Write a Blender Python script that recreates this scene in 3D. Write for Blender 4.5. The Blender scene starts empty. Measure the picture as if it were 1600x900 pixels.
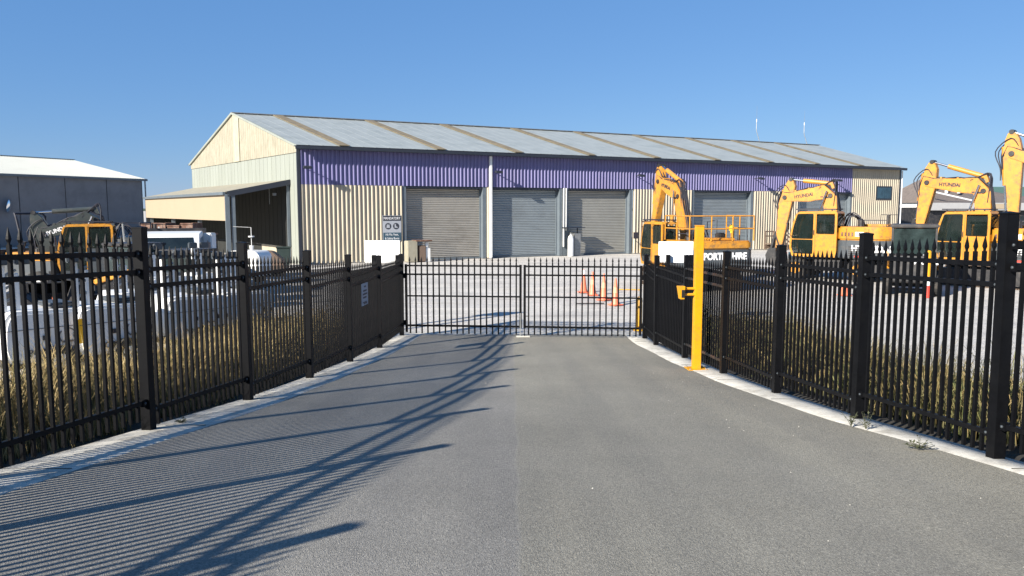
import bpy, bmesh, math, random
import numpy as np
from mathutils import Vector, Matrix
random.seed(7); rng = np.random.default_rng(7)
S = bpy.context.scene
COL = S.collection
# ------------------------------------------------------------------ camera
CAMZ, FPX, PITCH = 3.1, 1200.0, math.radians(5.85)
cd = bpy.data.cameras.new('camera'); cam = bpy.data.objects.new('camera', cd); COL.objects.link(cam)
cam.location = (0, 0, CAMZ); cam.rotation_euler = (math.radians(90) - PITCH, 0, 0)
cd.sensor_fit = 'HORIZONTAL'; cd.sensor_width = 36; cd.lens = 36 * FPX / 1600
cd.clip_start = 0.05; cd.clip_end = 5000
S.camera = cam
# ------------------------------------------------------------------ light
AZ, EL = math.radians(224.6), math.radians(25.5)
w = bpy.data.worlds.new('World'); S.world = w; w.use_nodes = True
wn = w.node_tree.nodes; sk = wn.new('ShaderNodeTexSky'); sk.sky_type = 'NISHITA'; sk.sun_disc = False
sk.sun_elevation = EL; sk.sun_rotation = AZ; sk.altitude = 0; sk.air_density = 1.0; sk.dust_density = 0.0; sk.ozone_density = 4.0
hs = wn.new('ShaderNodeHueSaturation'); hs.inputs['Saturation'].default_value = .98
tn = wn.new('ShaderNodeMix'); tn.data_type = 'RGBA'; tn.inputs[0].default_value = .55; tn.inputs[7].default_value = (.90, 2.85, 6.9, 1)
w.node_tree.links.new(sk.outputs[0], hs.inputs['Color']); w.node_tree.links.new(hs.outputs[0], tn.inputs[6])
w.node_tree.links.new(tn.outputs[2], wn['Background'].inputs[0]); wn['Background'].inputs[1].default_value = 0.050
ld = bpy.data.lights.new('sun', 'SUN'); ld.energy = 5.0; ld.angle = math.radians(0.5); ld.color = (1.0, 0.93, 0.83)
sun = bpy.data.objects.new('sun', ld); COL.objects.link(sun)
sd = Vector((math.sin(AZ) * math.cos(EL), math.cos(AZ) * math.cos(EL), math.sin(EL)))
sun.rotation_euler = sd.to_track_quat('Z', 'Y').to_euler()
sun.location = (-20, -20, 20)
S.view_settings.view_transform = 'Standard'; S.view_settings.look = 'None'
S.view_settings.exposure = 1.2; S.view_settings.gamma = 1.0
S.view_settings.use_curve_mapping = False

# ------------------------------------------------------------------ materials
MATS = {}
def pm(name, col, rough=.6, metal=0, var=.18, scale=3.0, bump=0.0, bscale=60, dirt=None, dscale=1.5, damt=.35, spec=.5, stretch=None, coat=0):
    """principled material with colour variation, optional dirt patches and relief"""
    if name in MATS: return MATS[name]
    if metal < .9: col = tuple(c * .87 for c in col); dirt = tuple(c * .87 for c in dirt) if dirt else None
    m = bpy.data.materials.new(name); m.use_nodes = True; MATS[name] = m
    nt = m.node_tree; N = nt.nodes; L = nt.links; b = N['Principled BSDF']
    tc = N.new('ShaderNodeTexCoord'); mp = N.new('ShaderNodeMapping'); L.new(tc.outputs['Object'], mp.inputs[0])
    if stretch: mp.inputs['Scale'].default_value = stretch
    n1 = N.new('ShaderNodeTexNoise'); n1.inputs['Scale'].default_value = scale; n1.inputs['Detail'].default_value = 6
    n1.inputs['Roughness'].default_value = .65
    L.new(mp.outputs[0], n1.inputs['Vector'])
    cr = N.new('ShaderNodeValToRGB'); e = cr.color_ramp.elements
    e[0].position = .3; e[1].position = .7
    e[0].color = (*[c * (1 - var) for c in col], 1); e[1].color = (*[min(1, c * (1 + var)) for c in col], 1)
    L.new(n1.outputs[0], cr.inputs[0]); out = cr.outputs[0]
    if dirt:
        n2 = N.new('ShaderNodeTexNoise'); n2.inputs['Scale'].default_value = dscale; n2.inputs['Detail'].default_value = 9
        n2.inputs['Roughness'].default_value = .7
        L.new(mp.outputs[0], n2.inputs['Vector'])
        r2 = N.new('ShaderNodeValToRGB'); r2.color_ramp.elements[0].position = .48; r2.color_ramp.elements[1].position = .72
        r2.color_ramp.elements[1].color = (damt * 2, damt * 2, damt * 2, 1)
        L.new(n2.outputs[0], r2.inputs[0])
        mx = N.new('ShaderNodeMix'); mx.data_type = 'RGBA'; mx.clamp_factor = True
        L.new(r2.outputs[0], mx.inputs[0]); L.new(out, mx.inputs[6]); mx.inputs[7].default_value = (*dirt, 1); out = mx.outputs[2]
    L.new(out, b.inputs['Base Color'])
    b.inputs['Roughness'].default_value = rough; b.inputs['Metallic'].default_value = metal
    b.inputs['Specular IOR Level'].default_value = spec; b.inputs['Coat Weight'].default_value = coat
    if bump:
        n3 = N.new('ShaderNodeTexNoise'); n3.inputs['Scale'].default_value = bscale; n3.inputs['Detail'].default_value = 4
        L.new(tc.outputs['Object'], n3.inputs['Vector'])
        bp = N.new('ShaderNodeBump'); bp.inputs['Strength'].default_value = 1; bp.inputs['Distance'].default_value = bump
        L.new(n3.outputs[0], bp.inputs['Height']); L.new(bp.outputs[0], b.inputs['Normal'])
    return m

def M_():
    pm('fence_black', (.0042, .0045, .0056), .48, var=.3, scale=9, dirt=(.016, .016, .016), dscale=5, damt=.12, spec=.12)
    pm('rusty_black', (.012, .009, .008), .5, var=.3, scale=9, dirt=(.16, .07, .03), dscale=3, damt=.45)
    pm('kerb_concrete', (.55, .53, .47), .9, var=.16, scale=3.5, bump=.006, bscale=60, dirt=(.25, .23, .19), dscale=4.5, damt=.42)
    pm('yellow_paint', (.69, .325, .006), .4, var=.08, scale=6, dirt=(.34, .18, .05), dscale=9, damt=.3)
    pm('excavator_yellow', (.56, .245, .02), .38, var=.12, scale=2.2, dirt=(.16, .10, .05), dscale=4.5, damt=.5, coat=.15)
    pm('excavator_yellow_pale', (.58, .255, .032), .42, var=.12, scale=2.2, dirt=(.2, .13, .07), dscale=5, damt=.5)
    pm('machine_grey', (.055, .066, .075), .45, var=.2, scale=2, dirt=(.14, .12, .1), dscale=3, damt=.25)
    pm('machine_black', (.018, .018, .02), .5, var=.3, scale=4, dirt=(.1, .085, .07), dscale=4, damt=.3)
    pm('boom_green_grey', (.045, .055, .052), .42, var=.2, scale=3, dirt=(.12, .11, .09), dscale=4, damt=.3)
    pm('track_steel', (.09, .065, .05), .75, .3, var=.35, scale=8, dirt=(.2, .15, .11), dscale=6, damt=.4)
    pm('tyre_rubber', (.022, .021, .02), .85, var=.3, scale=9, dirt=(.12, .1, .08), dscale=4, damt=.3)
    pm('dark_glass', (.012, .018, .02), .06, var=.5, scale=1.6, spec=.6)
    pm('bin_green', (.02, .035, .03), .5)
    pm('lean_shade_wall', (.014, .016, .015), .95, var=.1, scale=1)  # near-black: the lean-to's shade is painted into this wall colour
    pm('cone_pale', (.88, .36, .2), .5, var=.1)
    pm('cab_glass', (.022, .034, .034), .06, var=.6, scale=2)
    pm('blue_glass', (.03, .07, .10), .08, var=.4, scale=2)
    pm('chrome', (.6, .6, .6), .2, 1, var=.1)
    pm('steel_grey', (.30, .31, .31), .45, .5, var=.2, scale=6, dirt=(.15, .1, .07), dscale=5, damt=.2)
    pm('galvanised', (.55, .56, .56), .38, .7, var=.15, scale=12)
    pm('white_panel', (.78, .78, .76), .35, var=.04, scale=2, dirt=(.42, .40, .36), dscale=4, damt=.16)
    pm('white_sign', (.88, .88, .86), .45, var=.02)
    pm('paper_grey', (.42, .41, .43), .7, var=.1, scale=20)
    pm('ink', (.02, .02, .03), .6)
    pm('white_letters', (.85, .85, .85), .5, var=.02)
    pm('grey_letters', (.12, .12, .13), .5, var=.02)
    pm('amber', (.95, .50, .02), .35, var=.05)
    pm('red_mark', (.55, .05, .03), .45)
    pm('cone_orange', (.85, .20, .10), .5, var=.1, scale=8, dirt=(.5, .3, .2), dscale=9, damt=.2)
    pm('cone_white', (.85, .85, .83), .5, var=.04)
    pm('purple_cladding', (.15, .14, .30), .42, var=.14, scale=.7, dirt=(.16, .145, .26), dscale=.9, damt=.25, stretch=(1, 1, .35))
    pm('cream_cladding', (.45, .395, .295), .5, var=.12, scale=.8, dirt=(.34, .30, .23), dscale=1.3, damt=.35, stretch=(1, 1, .3))
    pm('gable_cream', (.335, .31, .235), .75, var=.13, scale=2, dirt=(.24, .215, .15), dscale=2.5, damt=.4, stretch=(1, 1, .6))
    pm('gable_cream_clean', (.44, .41, .30), .7, var=.2, scale=5, dirt=(.42, .36, .22), dscale=4, damt=.4, stretch=(1, 1, .4))
    pm('gable_grey', (.285, .305, .265), .55, var=.07, scale=.9, dirt=(.24, .255, .21), dscale=1, damt=.3, stretch=(1, 1, .15))
    pm('lean_cream', (.37, .295, .20), .6, var=.03, scale=.6)
    pm('roof_sheet', (.375, .40, .375), .5, .15, bump=.02, bscale=.7, var=.07, scale=.8, dirt=(.22, .25, .23), dscale=.7, damt=.3)
    pm('skylight_brown', (.23, .18, .10), .6, var=.22, scale=1.2, dirt=(.13, .11, .07), dscale=3, damt=.5)
    pm('gutter_dark', (.022, .026, .036), .45, var=.15)
    pm('frame_blue_grey', (.12, .145, .165), .45, var=.12, scale=2)
    pm('door_warm', (0.392, 0.370, 0.326), .38, .3, var=.1, scale=1.2, dirt=(.20, .18, .15), dscale=1.2, damt=.35, stretch=(.4, 1, 1), bump=.035, bscale=1.3)
    pm('door_blue', (0.290, 0.326, 0.341), .38, .3, var=.08, scale=1.2, dirt=(.16, .17, .17), dscale=1.2, damt=.3, stretch=(.4, 1, 1), bump=.035, bscale=1.3)
    pm('door_olive', (0.362, 0.355, 0.319), .38, .3, var=.1, scale=1.2, dirt=(.4, .4, .38), dscale=.5, damt=.14, stretch=(.5, 1, 1), bump=.035, bscale=1.3)
    pm('slab_grey', (.20, .20, .208), .85, var=.10, scale=.5, dirt=(.14, .14, .146), dscale=.6, damt=.45, bump=.004, bscale=8)
    pm('pale_roof', (.36, .375, .35), .45, .1, var=.06, scale=.5, dirt=(.26, .265, .25), dscale=.5, damt=.3)
    pm('rust', (.13, .062, .038), .85, var=.4, scale=3, dirt=(.30, .24, .2), dscale=3, damt=.35)
    pm('timber_brown', (.16, .11, .08), .8, var=.25, scale=5, stretch=(1, 1, .2))
    pm('tile_roof', (.15, .125, .11), .85, var=.2, scale=3)
    pm('green_roof', (.075, .15, .115), .7, var=.1, scale=.6)
    pm('grey_band', (.36, .36, .36), .6, var=.06)
    pm('sign_blue', (.04, .085, .12), .5, var=.05)
    pm('sign_dark', (.03, .035, .045), .5, var=.05)
    pm('sign_pale', (.38, .40, .43), .5, var=.05)
    pm('dry_soil', (.035, .030, .022), .95, var=.35, scale=6, bump=.03, bscale=20)
    pm('weed_leaf', (.07, .075, .035), .7, var=.3, scale=40)
    pm('stone_pale', (.42, .40, .35), .8, var=.2, scale=40)
    pm('hill_green', (.06, .09, .05), .9, var=.3, scale=.02)
M_()

g = pm('clear_glass', (.012, .02, .018), .04, var=.3, scale=2)
g.node_tree.nodes['Principled BSDF'].inputs['Alpha'].default_value = .62
def ground_material(name, base, speck, fine, kind):
    m = bpy.data.materials.new(name); m.use_nodes = True; MATS[name] = m
    nt = m.node_tree; N = nt.nodes; L = nt.links; b = N['Principled BSDF']
    tc = N.new('ShaderNodeTexCoord'); co = tc.outputs['Object']
    def noise(sc, det=5, ro=.6, vec=co):
        n = N.new('ShaderNodeTexNoise'); n.inputs['Scale'].default_value = sc; n.inputs['Detail'].default_value = det
        n.inputs['Roughness'].default_value = ro; L.new(vec, n.inputs['Vector']); return n.outputs[0]
    def ramp(v, p0, p1, c0, c1):
        r = N.new('ShaderNodeValToRGB'); r.color_ramp.elements[0].position = p0; r.color_ramp.elements[1].position = p1
        r.color_ramp.elements[0].color = (*c0, 1) if len(c0) == 3 else c0; r.color_ramp.elements[1].color = (*c1, 1)
        L.new(v, r.inputs[0]); return r.outputs[0]
    def mix(f, a, c, mode='MIX', fac=None):
        x = N.new('ShaderNodeMix'); x.data_type = 'RGBA'; x.blend_type = mode
        if f is None: x.inputs[0].default_value = fac
        else: L.new(f, x.inputs[0])
        L.new(a, x.inputs[6])
        if isinstance(c, tuple): x.inputs[7].default_value = (*c, 1)
        else: L.new(c, x.inputs[7])
        return x.outputs[2]
    g1 = ramp(noise(.55, 6), .35, .68, [c * .90 for c in base], [c * 1.09 for c in base])
    if kind == 'asphalt':
        v = N.new('ShaderNodeTexVoronoi'); v.inputs['Scale'].default_value = 150; L.new(co, v.inputs['Vector'])
        cell = ramp(v.outputs['Color'], .1, .95, (.42, .42, .42), (1.75, 1.72, 1.66))
        c = mix(None, g1, cell, 'MULTIPLY', .5)
        n = ramp(noise(55, 3, .7), .35, .68, (.62, .62, .62), (1.35, 1.35, 1.35))
        c = mix(None, c, n, 'MULTIPLY', .55)
        # pale chips
        v2 = N.new('ShaderNodeTexVoronoi'); v2.inputs['Scale'].default_value = 32; L.new(co, v2.inputs['Vector'])
        chip = ramp(v2.outputs['Distance'], .06, .11, (1, 1, 1), (0, 0, 0))
        sel = ramp(v2.outputs['Color'], .72, .76, (0, 0, 0), (1, 1, 1))
        k = mix(None, chip, sel, 'MULTIPLY', 1)
        c = mix(k, c, tuple(speck))
        mpt = N.new('ShaderNodeMapping'); L.new(co, mpt.inputs[0]); mpt.inputs['Scale'].default_value = (1.1, .07, 1); mpt.inputs['Rotation'].default_value = (0, 0, .05)
        c = mix(None, c, ramp(noise(1.3, 4, .55, mpt.outputs[0]), .38, .62, (.90, .90, .91), (1.07, 1.06, 1.04)), 'MULTIPLY', 1)
        c = mix(None, c, ramp(noise(.9, 8, .75), .60, .72, (1, 1, 1), (.86, .86, .86)), 'MULTIPLY', .8)
        # warm, slightly worn wheel tracks and the paving joint along the middle
        sx = N.new('ShaderNodeSeparateXYZ'); L.new(co, sx.inputs[0])
        wob = N.new('ShaderNodeMath'); wob.operation = 'MULTIPLY_ADD'; L.new(noise(.8, 3), wob.inputs[0]); wob.inputs[1].default_value = .10; L.new(sx.outputs[0], wob.inputs[2])
        r = N.new('ShaderNodeValToRGB'); L.new(wob.outputs[0], r.inputs[0])
        els = r.color_ramp.elements; els[0].position = .07; els[0].color = (0, 0, 0, 1); els[1].position = .105; els[1].color = (1, 1, 1, 1)
        c = mix(r.outputs[0], mix(None, c, (1.0, 1.0, 1.02), 'MULTIPLY', 1), mix(None, c, (1.05, 1.04, .99), 'MULTIPLY', 1))
        j = N.new('ShaderNodeValToRGB'); L.new(wob.outputs[0], j.inputs[0]); je = j.color_ramp.elements
        je[0].position = .075; je[0].color = (0, 0, 0, 1); je[1].position = .09; je[1].color = (.16, .16, .16, 1)
        q = je.new(.105); q.color = (0, 0, 0, 1)
        c = mix(j.outputs[0], c, tuple(x * 1.5 for x in base))
        h = noise(85, 3, .7)
        bp = N.new('ShaderNodeBump'); bp.inputs['Strength'].default_value = 1; bp.inputs['Distance'].default_value = .006
        L.new(h, bp.inputs['Height'])
        bp2 = N.new('ShaderNodeBump'); bp2.inputs['Strength'].default_value = .8; bp2.inputs['Distance'].default_value = .004
        L.new(v.outputs['Distance'], bp2.inputs['Height']); L.new(bp.outputs[0], bp2.inputs['Normal']); L.new(bp2.outputs[0], b.inputs['Normal'])
        b.inputs['Roughness'].default_value = .88
    else:
        mp = N.new('ShaderNodeMapping'); L.new(co, mp.inputs[0]); mp.inputs['Scale'].default_value = (.16, 1.1, 1); mp.inputs['Rotation'].default_value = (0, 0, .15)
        st = ramp(noise(1.1, 7, .7, mp.outputs[0]), .36, .66, (.78, .78, .80), (1.12, 1.1, 1.06))
        c = mix(None, g1, st, 'MULTIPLY', .8)
        n = ramp(noise(14, 6, .75), .35, .66, (.74, .74, .74), (1.2, 1.2, 1.2))
        c = mix(None, c, n, 'MULTIPLY', .9)
        mp2 = N.new('ShaderNodeMapping'); L.new(co, mp2.inputs[0]); mp2.inputs['Scale'].default_value = (.05, .9, 1); mp2.inputs['Rotation'].default_value = (0, 0, -.22)
        tr = ramp(noise(2.2, 3, .5, mp2.outputs[0]), .60, .68, (1, 1, 1), (.78, .76, .74))
        c = mix(None, c, tr, 'MULTIPLY', .7)
        bp = N.new('ShaderNodeBump'); bp.inputs['Strength'].default_value = 1; bp.inputs['Distance'].default_value = .025
        L.new(noise(18, 6, .75), bp.inputs['Height']); L.new(bp.outputs[0], b.inputs['Normal'])
        b.inputs['Roughness'].default_value = .92
    L.new(c, b.inputs['Base Color'])
    b.inputs['Specular IOR Level'].default_value = .3
    return m
ground_material('asphalt', (.226, .217, .190), (.37, .36, .33), 100, 'asphalt')
ground_material('yard_gravel', (.53, .505, .46), (.5, .5, .5), 14, 'yard')

def grass_material():
    m = bpy.data.materials.new('dry_grass'); m.use_nodes = True; MATS['dry_grass'] = m
    nt = m.node_tree; N = nt.nodes; L = nt.links; b = N['Principled BSDF']
    a = N.new('ShaderNodeAttribute'); a.attribute_name = 'tone'; a.attribute_type = 'GEOMETRY'
    r = N.new('ShaderNodeValToRGB'); L.new(a.outputs['Fac'], r.inputs[0]); e = r.color_ramp.elements
    e[0].position = 0; e[0].color = (.04, .042, .018, 1); e[1].position = 1; e[1].color = (.42, .31, .15, 1)
    x = e.new(.35); x.color = (.15, .125, .055, 1); x = e.new(.7); x.color = (.29, .20, .085, 1)
    h_ = N.new('ShaderNodeAttribute'); h_.attribute_name = 'green'; mx = N.new('ShaderNodeMix'); mx.data_type = 'RGBA'
    L.new(h_.outputs['Fac'], mx.inputs[0]); L.new(r.outputs[0], mx.inputs[6])
    r2 = N.new('ShaderNodeValToRGB'); L.new(a.outputs['Fac'], r2.inputs[0]); r2.color_ramp.elements[0].color = (.02, .03, .01, 1); r2.color_ramp.elements[1].color = (.20, .22, .08, 1); L.new(r2.outputs[0], mx.inputs[7])
    L.new(mx.outputs[2], b.inputs['Base Color']); b.inputs['Roughness'].default_value = .6
    b.inputs['Specular IOR Level'].default_value = .25
grass_material()

# ------------------------------------------------------------------ mesh builder
class MB:
    def __init__(s): s.v = []; s.f = []
    def add(s, vs, fs):
        o = len(s.v); s.v += [tuple(v) for v in vs]; s.f += [tuple(i + o for i in f) for f in fs]; return s
    def box(s, x0, x1, y0, y1, z0, z1):
        return s.add([(x0, y0, z0), (x1, y0, z0), (x1, y1, z0), (x0, y1, z0), (x0, y0, z1), (x1, y0, z1), (x1, y1, z1), (x0, y1, z1)],
                     [(3, 2, 1, 0), (4, 5, 6, 7), (0, 1, 5, 4), (1, 2, 6, 5), (2, 3, 7, 6), (3, 0, 4, 7)])
    def bar(s, p, q, wd, ht, up=(0, 0, 1)):
        p = Vector(p); q = Vector(q); d = (q - p).normalized(); u = Vector(up)
        r = d.cross(u)
        if r.length < 1e-4: r = d.cross(Vector((1, 0, 0)))
        r.normalize(); u = r.cross(d).normalized(); r *= wd / 2; u *= ht / 2
        vs = [p - r - u, p + r - u, p + r + u, p - r + u, q - r - u, q + r - u, q + r + u, q - r + u]
        return s.add(vs, [(0, 1, 2, 3), (7, 6, 5, 4), (0, 4, 5, 1), (1, 5, 6, 2), (2, 6, 7, 3), (3, 7, 4, 0)])
    def prism(s, pts, a0, a1, axis='y'):
        """polygon in XZ (axis y), XY (axis z) or YZ (axis x) extruded from a0 to a1"""
        n = len(pts)
        def P(u, v, a): return (u, a, v) if axis == 'y' else (u, v, a) if axis == 'z' else (a, u, v)
        vs = [P(u, v, a0) for u, v in pts] + [P(u, v, a1) for u, v in pts]
        return s.add(vs, [tuple(range(n))[::-1], tuple(range(n, 2 * n))] + [(i, (i + 1) % n, n + (i + 1) % n, n + i) for i in range(n)])
    def tube(s, pts, r, n=8, r1=None):
        pts = [Vector(p) for p in pts]; k = len(pts); vs = []; fs = []
        pu = None
        for i, p in enumerate(pts):
            d = (pts[min(i + 1, k - 1)] - pts[max(i - 1, 0)]).normalized()
            a = pu if pu is not None else (Vector((0, 0, 1)) if abs(d.z) < .9 else Vector((1, 0, 0)))
            rr = d.cross(a).normalized(); u = rr.cross(d).normalized(); pu = u
            R_ = r if r1 is None else r + (r1 - r) * i / (k - 1)
            for j in range(n):
                t = 2 * math.pi * j / n; vs.append(p + rr * (R_ * math.cos(t)) + u * (R_ * math.sin(t)))
        for i in range(k - 1):
            for j in range(n): fs.append((i * n + j, i * n + (j + 1) % n, (i + 1) * n + (j + 1) % n, (i + 1) * n + j))
        fs.append(tuple(range(n))); fs.append(tuple(range((k - 1) * n, k * n))[::-1])
        return s.add(vs, fs)
    def lathe(s, prof, n=16, c=(0, 0, 0)):
        vs = [(c[0] + r * math.cos(2 * math.pi * j / n), c[1] + r * math.sin(2 * math.pi * j / n), c[2] + z) for r, z in prof for j in range(n)]
        k = len(prof); fs = [(i * n + j, i * n + (j + 1) % n, (i + 1) * n + (j + 1) % n, (i + 1) * n + j) for i in range(k - 1) for j in range(n)]
        fs += [tuple(range(n))[::-1], tuple(range((k - 1) * n, k * n))]
        return s.add(vs, fs)
    def xf(s, mat):
        s.v = [tuple(mat @ Vector(v)) for v in s.v]; return s
    def mesh(s, name, bevel=0, smooth=False):
        me = bpy.data.meshes.new(name); me.from_pydata(s.v, [], s.f)
        bm = bmesh.new(); bm.from_mesh(me)
        bmesh.ops.recalc_face_normals(bm, faces=bm.faces)
        if bevel: bmesh.ops.bevel(bm, geom=[e for e in bm.edges if len(e.link_faces) == 2 and e.calc_face_angle() > .6], offset=bevel, segments=2, affect='EDGES', clamp_overlap=True)
        bm.to_mesh(me); bm.free()
        if smooth:
            me.polygons.foreach_set('use_smooth', [True] * len(me.polygons)); me.set_sharp_from_angle(angle=math.radians(35))
        return me
    def make(s, name, mat, parent=None, loc=(0, 0, 0), rot=(0, 0, 0), bevel=0, smooth=False, label=None, kind=None):
        return inst(name, s.mesh(name, bevel, smooth), mat, parent, loc, rot, label, kind)
def inst(name, me, mat=None, parent=None, loc=(0, 0, 0), rot=(0, 0, 0), label=None, kind=None):
    if mat and not me.materials: me.materials.append(MATS[mat])
    o = bpy.data.objects.new(name, me); COL.objects.link(o); o.location = loc; o.rotation_euler = rot
    if parent: o.parent = parent
    if label: o['label'] = label
    if kind: o['kind'] = kind
    return o
def thing(name, label, cat, loc=(0, 0, 0), rz=0, group=None, scale=1):
    o = bpy.data.objects.new(name, None); COL.objects.link(o); o.location = loc; o.rotation_euler = (0, 0, rz)
    o.empty_display_size = .3; o.scale = (scale,) * 3
    o['label'] = label; o['category'] = cat
    if group: o['group'] = group
    return o
def tag(o, label, cat, group=None):
    o['label'] = label; o['category'] = cat
    if group: o['group'] = group
    return o
def copy_tree(o, parent=None):
    c = o.copy(); COL.objects.link(c)
    if parent: c.parent = parent
    for ch in list(o.children): copy_tree(ch, c)
    return c
_txt = {}
def text(body, size, mat, parent, M, name='decal', extrude=.003, offset=0.0, sx=1.0, label=None):
    """flat printed lettering; M maps the text's x (right), y (up) and z (out)"""
    key = (body, size, offset, mat)
    if key not in _txt:
        cu = bpy.data.curves.new('t', 'FONT'); cu.body = body; cu.size = size; cu.extrude = extrude; cu.offset = offset
        cu.align_x = 'CENTER'; cu.align_y = 'CENTER'; cu.resolution_u = 3
        t = bpy.data.objects.new('t', cu); COL.objects.link(t)
        bpy.context.view_layer.update()
        me = bpy.data.meshes.new_from_object(t.evaluated_get(bpy.context.evaluated_depsgraph_get()))
        bpy.data.objects.remove(t); bpy.data.curves.remove(cu)
        me.materials.clear(); me.materials.append(MATS[mat]); _txt[key] = me
    o = bpy.data.objects.new(name, _txt[key]); COL.objects.link(o); o.parent = parent
    o.matrix_local = M @ Matrix.Diagonal((sx, 1, 1, 1))
    if label: o['label'] = label
    return o
def frame(origin, xdir, ydir):
    x = Vector(xdir).normalized(); y = Vector(ydir).normalized(); z = x.cross(y).normalized(); y = z.cross(x)
    return Matrix(((x.x, y.x, z.x, origin[0]), (x.y, y.y, z.y, origin[1]), (x.z, y.z, z.z, origin[2]), (0, 0, 0, 1)))
def at(px, Y):
    """world x of an image column at distance Y"""
    return (px - 800) / FPX * (Y * 1.0)

# ------------------------------------------------------------------ terrain profile
PY = [-30, -8, 0, 3, 5, 6, 7.36, 8.05, 9.5, 10.1, 11.7, 12.3, 14, 15, 16.3, 17, 18.5, 20]
PZ = [2.6, 1.86, 1.58, 1.40, 1.21, 1.09, .94, .86, .70, .64, .485, .44, .285, .21, .13, .09, .035, 0.0]
def gz(y): return float(np.interp(y, PY, PZ))
LF = [(-4.45, -5.6), (-4.38, -3.4), (-4.3, -1.2), (-4.2, .95), (-4.05, 3.1), (-3.82, 5.24), (-3.564, 7.36), (-3.325, 9.49), (-3.143, 11.73), (-3.0, 14.02), (-2.84, 16.27), (-2.686, 18.52)]
RF = [(4.45, -.2), (4.32, 1.9), (4.14, 4.0), (3.922, 6.06), (3.70, 8.055), (3.548, 10.115), (3.43, 12.26), (3.33, 14.6), (3.19, 16.796), (3.14, 17.95)]
def fx(F, y): return float(np.interp(y, [p[1] for p in F], [p[0] for p in F]))

def sheet(name, rows, mat, kind='structure', smooth=True):
    """grid mesh from rows of equal-length point lists"""
    n = len(rows[0]); v = [p for r in rows for p in r]
    f = [(i * n + j, i * n + j + 1, (i + 1) * n + j + 1, (i + 1) * n + j) for i in range(len(rows) - 1) for j in range(n - 1)]
    me = bpy.data.meshes.new(name); me.from_pydata(v, [], f)
    if smooth: me.polygons.foreach_set('use_smooth', [True] * len(me.polygons))
    o = inst(name, me, mat); o['kind'] = kind; return o

# yard: one sheet to the horizon, with a gap in nothing; the driveway sits over it as a raised ramp
sheet('ground', [[(-3000, -60, -.02), (-60, -60, -.02), (60, -60, -.02), (3000, -60, -.02)], [(-3000, 3000, -.02), (-60, 3000, -.02), (60, 3000, -.02), (3000, 3000, -.02)]], 'yard_gravel', smooth=False)
ys = [-30, -20, -12] + list(np.arange(-8, 18.7, .5)) + [18.75]
KW = .45
def kwr(y): return float(np.interp(y, [4, 6, 7.5, 10, 13, 18], [.16, .20, .29, .33, .39, .37]))
def lf(y): return fx(LF, max(y, -5.6))
def rf(y): return fx(RF, max(y, -.2))
sheet('driveway', [[(lf(y) + KW - .02 + (rf(y) - kwr(y) - lf(y) - KW + .04) * t, y, gz(y)) for t in np.linspace(0, 1, 9)] for y in ys], 'asphalt')
sheet('kerb', [[(lf(y) - .12, y, gz(y) - .16), (lf(y) - .10, y, gz(y) + .012), (lf(y) + KW * .5, y, gz(y) + .012), (lf(y) + KW + .03 * math.sin(y * 1.7) * .5, y, gz(y) + .006), (lf(y) + KW + .03, y, gz(y) - .02)] for y in ys], 'kerb_concrete')
sheet('kerb', [[(rf(y) - kwr(y) - .03, y, gz(y) - .02), (rf(y) - kwr(y) + .02 * math.sin(y * 2.1), y, gz(y) + .006), (rf(y) - .08, y, gz(y) + .012), (rf(y) + .10, y, gz(y) + .012), (rf(y) + .12, y, gz(y) - .16)] for y in ys], 'kerb_concrete')
# grassed banks falling from the kerbs to the yard
def bank_z(d, y):
    g = gz(y) - .06
    wv = 1.3 + g * 2.0
    t = min(1, max(0, (d - .9) / wv)); return (g) * (1 - t * t * (3 - 2 * t)) - .08 * t + .03 * math.sin(d * 5 + y * 3) * (1 - t)
for F, sg in ((lf, -1), (rf, 1)):
    yy = [-30, -14] + list(np.arange(-8, 19.6, .6))
    sheet('grass_bank', [[(F(y) + sg * (.08 + d), y, bank_z(d, min(y, 18.5)) if d < 5.2 else -.05) for d in (0, .3, .6, .9, 1.3, 1.7, 2.1, 2.6, 3.1, 3.8, 4.6, 5.6)] for y in yy], 'dry_soil')
sheet('yard_apron', [[(x, y, -.004) for x in (-2.75, 0, 3.2)] for y in (18.72, 19.1, 19.4)], 'kerb_concrete', smooth=False)

for sg_, W_, F_ in ((-1, lambda y: KW, lf), (1, kwr, rf)):
    kb = [o for o in COL.objects if o.name.startswith('kerb')][0 if sg_ < 0 else 1]
    for k in range(8):
        y = 3.7 + k * 1.95; x_ = F_(y); a = x_ - .09 * -sg_ ; b = x_ - sg_ * (W_(y) - .02)
        MB().bar((x_ + sg_ * .09, y, gz(y) + .0115), (b, y + .01, gz(y) + .0105), .005, .004).make('kerb_joint', 'dry_soil', kb)
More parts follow.
